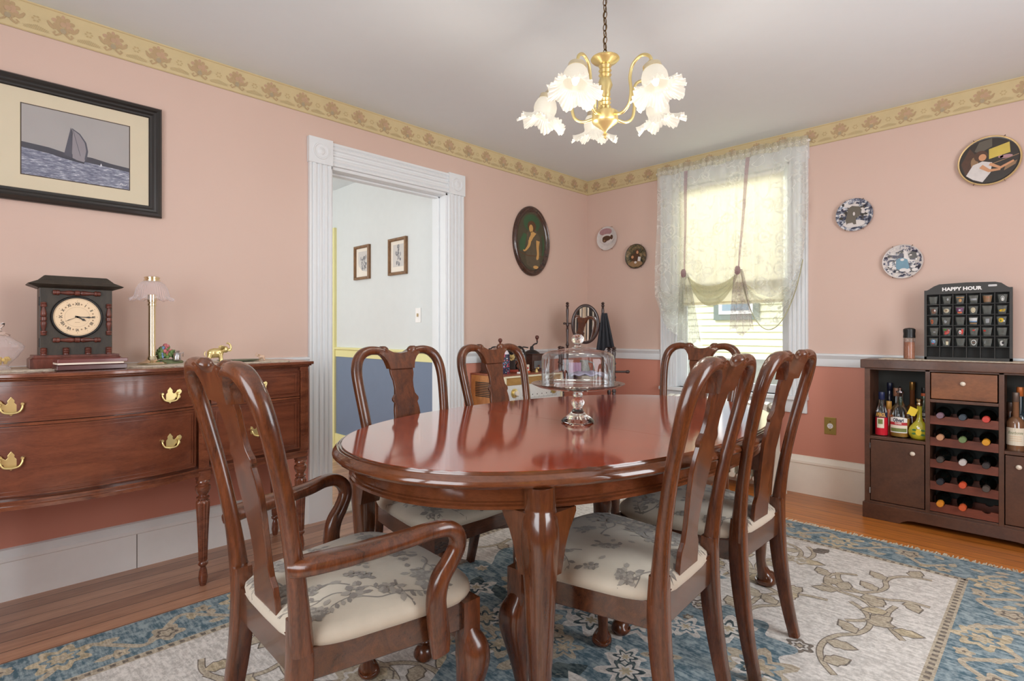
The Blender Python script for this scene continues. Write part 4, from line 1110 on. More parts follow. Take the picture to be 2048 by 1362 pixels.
plate(2.185, 1.893, .107, 'small blue and white plate with a dark cloaked couple, upper one right of the window', GY, 2, d_couple)
plate(2.446, 1.562, .106, 'small blue and white plate with a figure in a teal skirt, above the salt grinder', WH, 13, d_lady)
plate(2.853, 2.100, .140, 'largest plate, gold rimmed, showing a girl at a piano, high on the right', GO, 5, d_girl)
# ------------------------------------------------------------------ sideboard along the left wall
SY = -3.78; ST = .973
t = sb = thing('sideboard', 'mahogany bow front sideboard with brass pulls on reeded legs, along the left wall', 'sideboard', (0, SY, 0))
def fx(y):
    a = abs(y)
    if a <= .37: return .452 + .075 * (1 - (a / .37) ** 2)
    return .452 - .05 * (a - .37) / .5 
def curved(g, y0, y1, z0, z1, o0, o1, n=14, back=None):
    rings = []
    for k in range(n + 1):
        y = y0 + (y1 - y0) * k / n; f = fx(y)
        b = back if back is not None else f + o0
        rings.append([(b, y, z0), (f + o1, y, z0), (f + o1, y, z1), (b, y, z1)])
    g.loft(rings)
g = G()
curved(g, -.87, .87, .505, .945, 0, -.012, 60, back=.02)
g.build('body', M['sideboard'], t, smooth=30)
g = G()
for z0, z1, o in ((.490, .503, .010), (.503, .515, .003), (.515, .522, .008)): curved(g, -.88, .88, z0, z1, -.05, o, 60, back=.02)
g.build('base_moulding', M['sideboard_trim'], t, smooth=30)
g = G()
for z0, z1, o in ((.945, .951, .006), (.951, .958, .014), (.958, .973, .022)): curved(g, -.885 - o, .885 + o, z0, z1, -.05, o, 60, back=.015)
g.build('top', M['sideboard_trim'], t, smooth=30, bevel=.003)
def beadframe(g, y0, y1, z0, z1, o, w=.006):
    curved(g, y0, y1, z0, z0 + w, -.004, o); curved(g, y0, y1, z1 - w, z1, -.004, o)
    curved(g, y0, y0 + w, z0 + w, z1 - w, -.004, o, 1); curved(g, y1 - w, y1, z0 + w, z1 - w, -.004, o, 1)
def pull(par, y, z):
    m = Matrix.Translation((fx(y) + .005, y, z)) @ WL
    g = G(); g.M = m
    o = [(-.040, .016), (-.034, .024), (-.024, .020), (-.020, .012), (-.013, .006), (-.008, .012), (-.009, .020), (0, .034), (.009, .020), (.008, .012), (.013, .006), (.020, .012), (.024, .020), (.034, .024), (.040, .016),
         (.038, .006), (.030, .002), (.036, -.006), (.034, -.014), (.026, -.016), (.020, -.010), (.016, -.020), (.008, -.024), (.004, -.030), (0, -.034), (-.004, -.030), (-.008, -.024), (-.016, -.020), (-.020, -.010), (-.026, -.016), (-.034, -.014), (-.036, -.006), (-.030, .002), (-.038, .006)]
    g.prism([(x * 1.08, y_ * 1.0) for x, y_ in o], 0, .0025)
    pl_ = g.build('pull', M['brass'], par, smooth=0, bevel=.0008)
    g = G(); g.M = m
    g.tube(cat([(-.030, .006, .012), (-.029, -.006, .016), (-.020, -.020, .018), (0, -.024, .018), (.020, -.020, .018), (.029, -.006, .016), (.030, .006, .012)], 4), .0032, 8)
    for sx_ in (-1, 1): g.tube([(sx_ * .030, .008, 0), (sx_ * .030, .008, .014)], .005, 8, (0, 1, 0)); g.ball((sx_ * .030, .008, .015), .006, 8)
    b = g.build('bail', M['brass'], pl_, smooth=60)
def front_panel(name, y0, y1, z0, z1, handles, hinge=None):
    g = G(); curved(g, y0, y1, z0, z1, -.02, .004); beadframe(g, y0 + .001, y1 - .001, z0 + .001, z1 - .001, .009, .005)
    if hinge is None: beadframe(g, y0 + .012, y1 - .012, z0 + .016, z1 - .016, .007, .004)
    else: beadframe(g, y0 + .018, y1 - .018, z0 + .018, z1 - .018, .009, .007)
    o = g.build(name, M['sideboard'], t, smooth=25)
    for y, z in handles: pull(o, y, z)
front_panel('drawer', -.350, .350, .800, .930, [(-.245, .858), (.245, .858)])
front_panel('drawer', -.350, .350, .535, .785, [(-.245, .665), (.245, .665)])
for s_ in (1, -1):
    a, b = (.415, .835) if s_ > 0 else (-.835, -.415)
    front_panel('drawer', a, b, .800, .930, [((a + b) / 2 + .0, .862)], 1)
    front_panel('door', a, b, .535, .785, [((a + b) / 2 + .0, .655)], 1)
g = G()
for z_ in (.792,):
    for s_ in (-1, 0, 1): curved(g, -.35 if s_ == 0 else (.415 if s_ > 0 else -.835), .35 if s_ == 0 else (.835 if s_ > 0 else -.415), z_ - .005, z_ + .005, -.01, .008)
g.build('divider_bead', M['sideboard_trim'], t, smooth=25)
for y in (.862, .386, -.386, -.862):
    g = G(); curved(g, y - .022, y + .022, .522, .945, -.02, .004, 1)
    for k in range(5): g.tube([(fx(y) + .004, y - .014 + k * .007, .60), (fx(y) + .004, y - .014 + k * .007, .925)], .0028, 6, (1, 0, 0))
    g.build('reeded_stile', M['sideboard_trim'], t, smooth=50)
def sb_leg(x, y):
    g = G()
    g.M = Matrix.Translation((x, y, 0))
    g.box(-.024, .024, -.024, .024, .468, .51)
    prof = [(.0, 0), (.012, .0), (.015, .01), (.019, .035), (.016, .065), (.011, .082), (.015, .088), (.020, .094), (.020, .102), (.014, .108)]
    n0 = len(prof)
    prof += [(.0165, .112), (.019, .20), (.023, .30), (.0265, .365), (.024, .375)]
    n1 = len(prof)
    prof += [(.018, .380), (.026, .386), (.026, .392), (.019, .396), (.018, .402), (.024, .410), (.031, .428), (.030, .440), (.022, .446), (.022, .452), (.028, .456), (.028, .464), (.023, .470)]
    def reed(i, r, z, a): return (r * (1 + .09 * math.cos(a * 12)) if n0 <= i < n1 else r), z
    g.lathe(prof, 72, ruff=reed)
    g.build('leg', M['sideboard_trim'], sb, smooth=45)
for y in (.855, -.855): sb_leg(.378, y); sb_leg(.055, y)
for y in (.386, -.386): sb_leg(.440, y)

# crocheted runner
def runner(name, label, loc, x0, x1, y0, y1, along, per, parent=None):
    g = G(); pts = []
    n = int((y1 - y0) / per) * 8
    for k in range(n + 1):
        u = y0 + (y1 - y0) * k / n; pts.append((x1 + .012 * abs(math.sin(PI * (u - y0) / per)), u))
    pts += [(x0, y1), (x0, y0)]
    if along == 'x': pts = [(b, -a) for a, b in pts]
    g.prism(pts, 0, .003)
    g.mat(0)
    for k in range(0, n, 4):
        u = y0 + (y1 - y0) * (k + 2) / n
        p = (x1 - .006, u) if along == 'y' else (u, -(x1 - .006))
        g.at((p[0], p[1], .0025)).lathe([(.007, 0), (.006, .0018), (.003, .0018), (.002, 0)], 8, False); g.at()
    o = g.build(name, M['crochet'], None, smooth=30, loc=loc)
    return tag(o, label, 'runner')
runner('crocheted_runner', 'cream crocheted runner with a scalloped edge across the sideboard top', (0, SY, ST + .0005), .05, .385, -.6, .80, 'y', .045)

# mantel clock
CZ = ST + .004
t = thing('mantel_clock', 'dark square wooden mantel clock with a round Roman numeral dial on the sideboard', 'clock', (.20, -3.812, CZ))
g = G(); g.M = WL
g.box(-.118, .118, .05, .325, -.05, .055)
for s_ in (-1,):
    pass
g.build('case', M['clock_wood'], t, smooth=0, bevel=.002)
g = G(); g.M = WL
g.loft([[(x, z, y) for x, y in ((-.150, -.055), (.150, -.055), (.150, .085), (-.150, .085))] for z in (.0, .036)] + [[(x, z, y) for x, y in ((-.140, -.055), (.140, -.055), (.140, .075), (-.140, .075))] for z in (.044, .052)])
g.build('base', M['clock_red'], t, smooth=0, bevel=.001)
g = G(); g.M = WL
lv = [(.122, .055, .322), (.128, .062, .325), (.150, .082, .333), (.155, .088, .337), (.128, .068, .350), (.124, .064, .352), (.104, .045, .372), (.100, .042, .374)]
g.loft([[(-a, z, -.052), (a, z, -.052), (a, z, b), (-a, z, b)] for a, b, z in lv]); g.build('cornice', M['clock_wood'], t, smooth=0)
def spindle(g, L, r):
    p = [(.0, 0), (.8, .01), (1, .04), (.8, .075), (1, .085), (1.05, .11), (.85, .145), (.5, .15), (.55, .18), (.85, .30), (1.0, .37), (.8, .42), (.6, .44), (1, .45), (1.05, .5), (1, .55), (.6, .56), (.8, .58), (1.0, .63), (.85, .70), (.55, .82), (.5, .85), (.85, .855), (1.05, .89), (1, .915), (.8, .925), (1, .96), (.8, .99), (.0, 1)]
    g.lathe([(a * r, (b - .5) * L) for a, b in p], 16)
for (cx, cz, rot, L) in ((0, .305, 1, .158), (0, .112, 1, .158), (-.106, .198, 0, .135), (.106, .198, 0, .135)):
    g = G(); g.M = WL @ Matrix.Translation((cx, cz, .058)) @ (Matrix.Rotation(PI / 2, 4, 'Y') if rot else Matrix.Rotation(PI / 2, 4, 'X'))
    spindle(g, L, .0105); g.build('spindle', M['clock_red'], t, smooth=50)
for cx in (-.106, -.036, .036, .106):
    g = G(); g.M = WL @ Matrix.Translation((cx, .053, .058)) @ Matrix.Rotation(-PI / 2, 4, 'X')
    g.lathe([(.0, 0), (.011, 0), (.011, .005), (.009, .006), (.0115, .010), (.0115, .014), (.009, .015), (.0115, .019), (.0115, .023), (.009, .024), (.011, .028), (.0, .030)], 16); g.build('turned_foot', M['clock_red'], t, smooth=50)
g = G(); g.M = WL @ Matrix.Translation((0, .207, .055))
g.lathe([(.086, 0), (.086, .006), (.083, .010), (.079, .010), (.077, .006)], 64, False); g.build('bezel', M['black'], t, smooth=50)
g = G(); g.M = WL @ Matrix.Translation((0, .207, .055)); z = .0055
g.mat(0).disc(0, 0, .079, .079, z, 64); g.mat(1).ring(0, 0, .0735, .0745, z + .0003, 64).ring(0, 0, .0405, .0410, z + .0003, 48)
for k, n_ in enumerate(('XII', 'I', 'II', 'III', 'IIII', 'V', 'VI', 'VII', 'VIII', 'IX', 'X', 'XI')):
    a = -k * PI / 6
    g.M = WL @ Matrix.Translation((0, .207, .055)) @ Matrix.Rotation(a, 4, 'Z')
    g.mat(2).text(n_, .0155, 0, .053, z + .0005, .0004, .8)
    g.mat(1).disc(.0, .066, .0014, .0014, z + .0005, 6)
    g.M = g.M @ Matrix.Rotation(-PI / 12, 4, 'Z'); g.mat(1).disc(0, .053, .003, .003, z + .0005, 8)
g.M = WL @ Matrix.Translation((0, .207, .055)); g.mat(1).ribbon([(-.008, -.022), (.008, -.022)], .0012, z + .0005)
g.build('dial', [plain('clock_dial_cream', (238, 212, 176), .5, var=.02), plain('dial_tan', (160, 130, 100), .5), plain('dial_numeral_black', (46, 40, 36), .5)], t, smooth=0)
for nm, ang, L, w in (('minute_hand', -92, .056, .0030), ('hour_hand', -120, .034, .0040), ('second_hand', -245 + 360, .046, .001)):
    g = G(); g.M = WL @ Matrix.Translation((0, .207, .063)) @ Matrix.Rotation(math.radians(ang), 4, 'Z')
    g.prism([(-w * .5, -.008), (w * .5, -.008), (w * .6, L * .5), (w * 1.3, L * .66), (w * .5, L * .8), (0, L), (-w * .5, L * .8), (-w * 1.3, L * .66), (-w * .6, L * .5)], 0, .0008); g.disc(0, 0, .004, .004, .001, 12)
    g.build(nm, plain('clock_hand_black', (50, 48, 44), .4), t, smooth=0)
for z_ in (.085, .25):
    g = G(); g.M = WL; g.box(-.1205, -.118, z_, z_ + .035, .040, .052); g.build('hinge', M['black'], t, smooth=0)

# red book-like casket
t = thing('wooden_trinket_case', 'dark red wooden case with a cream middle band lying in front of the clock', 'case', (.385, -3.785, CZ - .002), math.radians(3))
g = G(); g.box(-.05, .05, -.112, .112, 0, .018); g.box(-.044, .044, -.104, .104, .018, .021); g.build('tray', plain('dark_red_lacquer', (84, 36, 34), .3, coat=.4, var=.15), t, smooth=0, bevel=.0015)
g = G(); g.box(-.046, .050, -.110, .100, .021, .028); g.build('band', plain('cream_leaves', (236, 222, 206), .6), t, smooth=0)
g = G(); g.box(-.05, .05, -.110, .114, .028, .042); g.box(-.04, .04, -.09, .09, .042, .045); g.build('lid', plain('red_brown_lacquer', (112, 50, 44), .3, coat=.4, var=.15), t, smooth=0, bevel=.0015)

# candle lamp with ribbed glass shade
t = thing('brass_candle_lamp', 'slim brass lamp with a ribbed clear glass shade, right of the clock', 'lamp', (.24, -3.545, CZ))
g = G(); g.lathe([(0, 0), (.055, 0), (.057, .004), (.054, .008), (.046, .011), (.036, .013), (.026, .018), (.020, .026), (.017, .034), (.016, .036), (.0145, .040), (.0145, .262), (.017, .264), (.017, .272), (.0145, .274), (.0145, .278), (.018, .28), (.018, .312), (.015, .314), (0, .314)], 32)
g.build('stem', M['brass_pale'], t, smooth=50)
def rib(i, r, z, a):
    k = 1 if i < 2 else 0
    return r * (1 + .018 * math.cos(a * 40) + (.05 * math.cos(a * 12) if k else 0)), z + (.004 * math.cos(a * 12) if k else 0)
g = G(); g.lathe([(.086, .288), (.078, .295), (.068, .304), (.064, .322), (.059, .342), (.048, .360), (.034, .372), (.024, .376)], 240, False, ruff=rib)
def ribbed_glass():
    q = NT('ribbed_clear_glass'); a_ = q.n('ShaderNodeBsdfTransparent', {'Color': (.97, .93, .94, 1)}); b_ = q.n('ShaderNodeBsdfPrincipled', {'Base Color': (.9, .86, .86, 1), 'Roughness': .08})
    lw = q.n('ShaderNodeLayerWeight', {'Blend': .35}); f = q.math('ADD', q.math('MULTIPLY', lw.outputs['Facing'], .55), .10)
    return q.end(q.n('ShaderNodeMixShader', {0: f, 1: a_.outputs[0], 2: b_.outputs[0]}))
M['ribbed'] = ribbed_glass()
g.build('glass_shade', M['ribbed'], t, smooth=60)
g = G(); g.lathe([(.026, .372), (.032, .374), (.032, .379), (.028, .381), (.028, .384), (.031, .386), (.031, .391), (.025, .394), (0, .392)], 28); g.build('cap', M['brass_pale'], t, smooth=50)

# crystal decanter bowl
t = thing('crystal_decanter', 'cut crystal jar with yellow sweets at the left edge of the sideboard', 'jar', (.25, -4.05, CZ))
def cut(i, r, z, a): return r * (1 + .035 * math.cos(a * 14 + (i % 2) * PI)), z
g = G(); g.lathe([(.0, 0), (.035, 0), (.036, .004), (.028, .014), (.036, .026), (.056, .050), (.072, .076), (.075, .088), (.068, .100), (.048, .114), (.036, .124), (.032, .13)], 56, False, ruff=cut); g.build('jar_body', M['ribbed'], t, smooth=20)
g = G(); g.lathe([(.034, .13), (.036, .134), (.022, .142), (.012, .150), (.010, .158), (.018, .168), (.020, .178), (.012, .186), (0, .188)], 28); g.build('stopper', M['clear'], t, smooth=30)
g = G(); r_ = random.Random(2)
for k in range(26):
    a = r_.uniform(0, 6.28); rr = r_.uniform(0, .034); g.ball((rr * math.cos(a), rr * math.sin(a), .022 + r_.uniform(0, .022)), .008, 8)
o = g.build('sweets', plain('yellow_sweets', (232, 200, 70), .3), t, smooth=60); o['kind'] = 'stuff'

# flower basket figurine with a milk can
t = thing('flower_figurine', 'small figurine of pink and blue flowers with a milk can, beside the brass lamp', 'figurine', (.20, -3.475, CZ))
t.scale = (1.4, 1.25, 1.4)
g = G(); g.lathe([(0, 0), (.05, 0), (.052, .006), (.04, .012), (0, .014)], 20, sx=.6, sy=1.0); g.build('base', plain('green_brown_base', (120, 128, 92), .6, nscale=60, var=.2), t)
g = G(); cols = [plain('flower_pink', (206, 120, 124), .6), plain('flower_blue', (130, 160, 204), .6), plain('flower_leaf', (110, 136, 78), .6), plain('flower_orange', (206, 150, 96), .6)]
r_ = random.Random(8)
for k in range(110):
    a = r_.uniform(0, 6.28); rr = r_.uniform(0, .042); zz = .02 + r_.uniform(0, .046) * (1 - (rr / .06))
    y_ = rr * math.sin(a) - .006
    ci = 2 if k % 3 == 0 else (1 if y_ < -.012 and k % 2 else (1 if y_ > .026 else (3 if zz < .035 else 0)))
    g.mat(ci).ball((rr * .5 * math.cos(a), y_ + .008 * (zz - .03), zz), r_.uniform(.005, .009), 8)
g.build('flowers', cols, t, smooth=60)
g = G(); g.M = Matrix.Translation((.028, .022, .010)); g.lathe([(0, 0), (.013, 0), (.014, .004), (.012, .022), (.008, .026), (.010, .032), (0, .032)], 16); g.tube([(0, .012, .022), (0, .022, .026), (0, .020, .012)], .0015, 6); g.build('milk_can', M['silver'], t, smooth=50)

def elephant(name, label, loc, rz, s_, mat):
    g = G(); g.M = Matrix.Diagonal((s_, s_, s_, 1))
    g.ball((0, 0, .055), .030, 18, (.85, 1.25, .95)); g.ball((0, .012, .056), .028, 16, (.8, 1, 1)); g.ball((0, -.018, .052), .027, 16, (.85, 1, 1))
    for sx_ in (-1, 1):
        g.sweep(cat([(sx_ * .014, .022, .05, .012, .012), (sx_ * .015, .026, .022, .009, .009), (sx_ * .015, .027, .0, .011, .011)], 3), (0, 1, 0), 10)
        g.sweep(cat([(sx_ * .014, -.026, .05, .013, .014), (sx_ * .015, -.034, .026, .009, .010), (sx_ * .015, -.042, .0, .011, .011)], 3), (0, 1, 0), 10)
        g.sweep(cat([(sx_ * .012, .036, .078, .004, .010), (sx_ * .030, .030, .085, .003, .015), (sx_ * .036, .026, .096, .002, .006)], 3), (0, 1, .6), 10)   # ear
        g.tube(cat([(sx_ * .008, .058, .068), (sx_ * .009, .070, .064), (sx_ * .008, .080, .070)], 3), .0028, 8)                                       # tusk
    g.ball((0, .046, .074), .019, 14, (.85, 1, 1.05))
    g.tube(cat([(0, .058, .074, .010), (0, .070, .072, .007), (0, .077, .084, .0055), (0, .072, .100, .005), (0, .062, .110, .005), (0, .054, .106, .0045)], 4), .006, 10, (1, 0, 0))
    g.tube(cat([(0, -.050, .066), (0, -.056, .050), (0, -.052, .036)], 3), .0026, 6, (1, 0, 0))
    o = g.build(name, mat, None, smooth=80, loc=loc); o.rotation_euler = (0, 0, rz)
    m = o.modifiers.new('rm', 'REMESH'); m.mode = 'VOXEL'; m.voxel_size = .0013 * s_ / .9; m.use_smooth_shade = True
    return o
tag(elephant('elephant_figurine', '', (.30, -3.30, CZ), math.radians(-10), .84, M['brass']), 'brass elephant figurine with raised trunk on the sideboard', 'figurine')
tag(elephant('elephant_figurine', '', (.26, -3.075, CZ), math.radians(150), .36, plain('blush_porcelain', (220, 186, 160), .25, coat=.5)), 'tiny pale porcelain elephant figurine near the sideboard right end', 'figurine')
g = G(); g.lathe([(0, 0), (.045, 0), (.07, .004), (.088, .010), (.090, .012), (.084, .011), (.06, .006), (0, .005)], 40, sx=.55, sy=1.15)
tag(g.build('oval_glass_tray', plain('green_grey_glass_tray', (112, 122, 100), .2, coat=.5, nscale=60, var=.25), None, smooth=50, loc=(.29, -3.19, CZ)), 'low oval greenish tray between the two elephants', 'tray')

# ------------------------------------------------------------------ console radio
t = thing('console_radio', 'vintage wooden console radio with a cream front and tuning dial, along the wall', 'radio', (.012, -1.14, 0))
RW = wood('radio_side_wood', (150, 90, 44), (196, 134, 76), (5, 5, 1.5), .4, .2)
RT = wood('radio_top_wood', (120, 60, 40), (160, 88, 58), (5, 1.5, 5), .35, .2)
g = G(); g.box(0, .350, -.316, .316, .13, .805); g.build('cabinet', RW, t, smooth=0, bevel=.003)
g = G(); g.box(-.005, .366, -.318, .318, .805, .818); g.build('lid', RT, t, smooth=0, bevel=.003)
g = G(); g.M = Matrix.Translation((.350, 0, 0)) @ WL
for a in ((-.316, .316, .795, .812), (-.31, .31, .600, .615), (-.316, -.300, .13, .80), (.300, .316, .13, .80), (-.31, .31, .13, .15)): g.box(a[0], a[1], a[2], a[3], 0, .016)
g.build('front_frame', plain('cream_radio_trim', (236, 226, 196), .4), t, smooth=0, bevel=.002)
g = G(); g.M = Matrix.Translation((.350, 0, 0)) @ WL; g.box(-.30, .30, .742, .795, 0, .006); g.box(-.30, .30, .15, .60, 0, .004); g.build('speaker_cloth', wood('gold_brown_panel', (150, 110, 54), (184, 142, 80), (5, 1.5, 5), .5, .1), t, smooth=0)
g = G(); g.M = Matrix.Translation((.350, 0, 0)) @ WL; g.mat(0).box(-.298, .298, .618, .740, 0, .007)
g.mat(1)
for k in range(46): g.box(-.20 + k * .010, -.1985 + k * .010, .630, .642 + (.006 if k % 5 == 0 else 0), .007, .0075)
for k in range(9): g.box(-.182 + k * .052, -.174 + k * .052, .657, .664, .007, .0075)
g.mat(0).box(.262, .290, .624, .735, .007, .012)
g.build('dial_panel', [plain('silver_dial_panel', (224, 224, 222), .35, nscale=90, var=.08), M['iron']], t, smooth=0)
for y in (-.216, .216):
    g = G(); g.M = Matrix.Translation((.358, y, .684)) @ Matrix.Rotation(PI / 2, 4, 'Y')
    g.mat(0).lathe([(.034, 0), (.034, .004), (.026, .005)], 28).lathe([(.024, .004), (.024, .016), (.020, .018)], 28)
    g.mat(1).lathe([(.016, .016), (.018, .034), (.015, .038), (0, .039)], 28)
    g.build('knob', [M['brass'], plain('cream_knob', (232, 222, 206), .3)], t, smooth=40)
g = G()
for k in range(9): g.box(.05, .25, -.3175, -.316, .648 + k * .0125, .655 + k * .0125)
g.build('side_vent', M['black'], t, smooth=0)
for x in (.03, .32):
    for y in (-.28, .28):
        g = G(); g.sweep([(x, y, .14, .018, .018), (x, y, 0, .010, .010)], (0, 1, 0), 12); g.build('leg', RW, t)

TOPZ = .8185
# floral tin
t = thing('floral_canister', 'slim navy canister printed with pink and blue flowers on the radio', 'canister', (.262, -1.337, TOPZ))
q = NT('floral_print'); vo = q.n('ShaderNodeTexVoronoi', {'Vector': q.coord(), 'Scale': 75.0})
fm = q.math('LESS_THAN', vo.outputs['Distance'], .34); cs = q.n('ShaderNodeSeparateColor', {0: vo.outputs['Color']}).outputs[0]
cc = q.ramp(cs, [(.0, lin((206, 74, 92))), (.4, lin((90, 130, 190))), (.75, lin((220, 220, 224)))], 'CONSTANT')
M['floral'] = q.end(q.bsdf(color=q.mix(fm, lin((30, 34, 60)), cc), rough=.35))
g = G(); g.lathe([(0, 0), (.030, 0), (.031, .004), (.031, .135), (.028, .142), (0, .144)], 28); g.build('can', M['floral'], t, smooth=50)
g = G(); g.lathe([(.026, .142), (.024, .152), (.014, .168), (0, .172)], 20); g.build('cap', plain('pale_cap', (214, 206, 214), .4), t, smooth=50)
g = G(); g.box(-.012, .012, -.02, .02, 0, .012)
tag(g.build('white_eraser_box', M['white'], None, smooth=0, bevel=.002, loc=(.335, -1.262, TOPZ)), 'tiny white box at the front edge of the radio top', 'box')

def box_mill(name, label, loc, rz, w, h, crank_h, wm, fm_, side, ang):
    t = thing(name, label, 'coffee mill', loc, rz, None)
    g = G(); g.box(-w * .56, w * .56, -w * .56, w * .56, 0, .012); g.box(-w / 2, w / 2, -w / 2, w / 2, .012, h); g.box(-w * .55, w * .55, -w * .55, w * .55, h, h + .006)
    g.build('body', wm, t, smooth=0, bevel=.002)
    g = G(); g.box(w / 2, w / 2 + .006, -w * .36, w * .36, .02, h * .62); g.build('drawer', fm_, t, smooth=0, bevel=.002)
    g = G(); g.ball((w / 2 + .014, 0, h * .32), .008, 10); g.build('drawer_knob', M['clock_red'], t)
    g = G(); g.lathe([(w * .5, h + .006), (w * .46, h + .014), (w * .28, h + .030), (.016, h + .036), (.013, h + .060), (.010, h + .064), (0, h + .064)], 28); g.build('hopper', M['iron'], t, smooth=50)
    g = G(); a = ang
    c, s_ = math.cos(a), math.sin(a)
    g.tube(cat([(0, 0, h + .055), (0, 0, h + crank_h * .45), (.02 * c, .02 * s_, h + crank_h * .62), (side * c, side * s_, h + crank_h * .68), (side * c, side * s_, h + crank_h * .85)], 4), .0055, 8)
    g.build('crank', M['iron'], t, smooth=60)
    g = G(); g.M = Matrix.Translation((side * c, side * s_, h + crank_h * .84)); g.lathe([(.006, 0), (.007, .008), (.014, .018), (.016, .028), (.012, .038), (0, .042)], 16); g.build('handle_knob', M['clock_red'], t, smooth=50)
    return t
mw = wood('mill_dark_wood', (52, 30, 22), (92, 54, 38), (5, 5, 5), .4, .2)
t = box_mill('crank_coffee_mill', 'dark wooden box coffee mill with an upright iron crank, farthest right on the radio', (.165, -.950, TOPZ), 0, .13, .128, .13, mw, M['grey_metal'], .042, math.radians(45))
g = G(); g.tube(cat([(-.06, -.05, .13), (-.075, -.058, .165), (-.055, -.045, .185), (-.02, -.02, .18)], 5), .005, 8); g.build('side_handle', M['iron'], t, smooth=60)
box_mill('low_coffee_mill', 'small coffee mill with a thin bent crank, at the left end of the radio', (.12, -1.36, TOPZ), 0, .10, .12, .115, mw, mw, .075, math.radians(45))
# wheel grinder
t = thing('wheel_coffee_grinder', 'black iron coffee grinder with a large spoked flywheel, in the middle of the radio top', 'coffee grinder', (.17, -1.185, TOPZ), math.radians(45))
g = G(); g.box(-.055, .055, -.045, .045, 0, .02); g.build('base', plain('red_base', (150, 54, 36), .4), t, smooth=0, bevel=.003)
g = G(); g.box(-.045, .03, -.04, .04, .02, .095); g.build('drawer_box', plain('dark_grinder_box', (46, 34, 32), .4), t, smooth=0, bevel=.003)
g = G(); g.lathe([(.020, .09), (.034, .11), (.050, .145), (.052, .160), (.046, .166), (.03, .182), (.012, .190), (.006, .192), (.006, .204), (0, .208)], 24); g.build('hopper', M['iron'], t, smooth=50)
g = G(); g.M = Matrix.Translation((.0, -.042, .115)) @ Matrix.Rotation(PI / 2, 4, 'X')
g.mat(0)
for k in range(8): g.disc(.018 * math.cos(k * .785), .018 * math.sin(k * .785), .010, .010, .001 + k * .0002, 10)
g.ball((0, 0, .004), .012, 12); g.build('brass_medallion', M['brass'], t)
g = G(); g.M = Matrix.Translation((.060, 0, .105)) @ Matrix.Rotation(PI / 2, 4, 'Y') @ Matrix.Rotation(math.radians(0), 4, 'X')
def fly(g):
    g.sweep([(.090 * math.cos(2 * PI * k / 36), .090 * math.sin(2 * PI * k / 36), 0, .008, .007) for k in range(36)], (0, 0, 1), 8, 2.2, closed=True)
    for k in range(8): g.tube([(0, 0, 0), (.088 * math.cos(k * PI / 4), .088 * math.sin(k * PI / 4), 0)], .004, 6, (0, 0, 1))
    g.lathe([(0, -.012), (.014, -.012), (.014, .012), (0, .012)], 14)
g.M = Matrix.Translation((.062, 0, .102)) @ Matrix.Rotation(math.radians(-62), 4, 'Z') @ Matrix.Rotation(PI / 2, 4, 'X')
fly(g); g.build('flywheel', M['iron'], t, smooth=50)
t = thing('small_cream_mill', 'little red and cream figurine mill beside the spoked grinder', 'figurine', (.30, -1.155, TOPZ))
g = G(); g.box(-.018, .018, -.022, .022, 0, .012); g.build('foot', plain('orange_red_foot', (206, 92, 48), .4), t, smooth=0)
g = G(); g.box(-.014, .014, -.018, .018, .012, .060); g.build('tower', plain('cream_tower', (226, 212, 196), .4), t, smooth=0, bevel=.002)
g = G(); g.ball((.015, .0, .035), .008, 10, (.6, 1, 1)); g.build('red_dot', plain('red_dot', (190, 50, 50), .4), t)
t = thing('brass_bell', 'tiny brass bell in front of the wooden crank mill', 'bell', (.315, -1.06, TOPZ))
g = G(); g.lathe([(.016, 0), (.012, .010), (.008, .020), (.002, .024), (.006, .032), (0, .037)], 18); g.ball((.0, .02, .028), .009, 10); g.tube([(0, .02, .02), (0, .03, .03)], .003, 6); g.build('bell', M['brass'], t, smooth=60)

# ------------------------------------------------------------------ corner washstand with oval mirror (turned to face the room diagonally)
WSX, WSY, WSR = .40, -.55, math.radians(44.85)      # local -Y faces the room
dw = plain('dark_washstand_wood', (58, 36, 32), .35, coat=.4, var=.15)
t = thing('washstand', 'dark turned wood washstand with towel arms and an oval tilting mirror in the corner', 'washstand', (WSX, WSY, 0), WSR)
def turned(x, y, z0, z1, r, n=7):
    g = G(); g.M = Matrix.Translation((x, y, 0)); pr = [(0, z0), (r, z0)]
    for k in range(n):
        a = z0 + (z1 - z0) * k / n; b = (z1 - z0) / n
        pr += [(r * .75, a + b * .08), (r * .65, a + b * .3), (r * .95, a + b * .7), (r * .7, a + b * .88), (r * 1.1, a + b * .93), (r * 1.1, a + b * .98)]
    pr += [(r * .6, z1), (r * 1.2, z1 + .008), (r * .8, z1 + .02), (0, z1 + .024)]
    g.lathe(pr, 14); return g
for x in (-.147, .147): turned(x, .06, .70, 1.350, .0125, 4).build('mirror_post', dw, t, smooth=45)
for x in (-.205, .205):
    for y in (-.12, .10): turned(x, y, 0, .985, .017, 9).build('leg', dw, t, smooth=45)
g = G(); g.box(-.215, .215, -.13, .11, .69, .71); g.build('shelf', dw, t, smooth=0, bevel=.003)
g = G(); g.box(-.20, .20, -.12, .10, .22, .238); g.build('lower_shelf', dw, t, smooth=0, bevel=.003)
for x in (-1, 1):
    g = G(); g.tube([(x * .20, -.02, .80), (x * .32, -.02, .80)], .009, 10, (0, 0, 1)); g.ball((x * .335, -.02, .80), .015, 12, (1.3, 1, 1)); g.tube([(x * .205, -.12, .80), (x * .205, .10, .80)], .010, 10, (0, 0, 1)); g.build('towel_arm', dw, t, smooth=60)
for x in (-1, 1):
    g = G(); g.tube([(x * .118, .055, 1.195), (x * .165, .06, 1.195)], .006, 8, (0, 0, 1)); g.ball((x * .172, .06, 1.195), .011, 10); g.build('pivot_knob', dw, t)
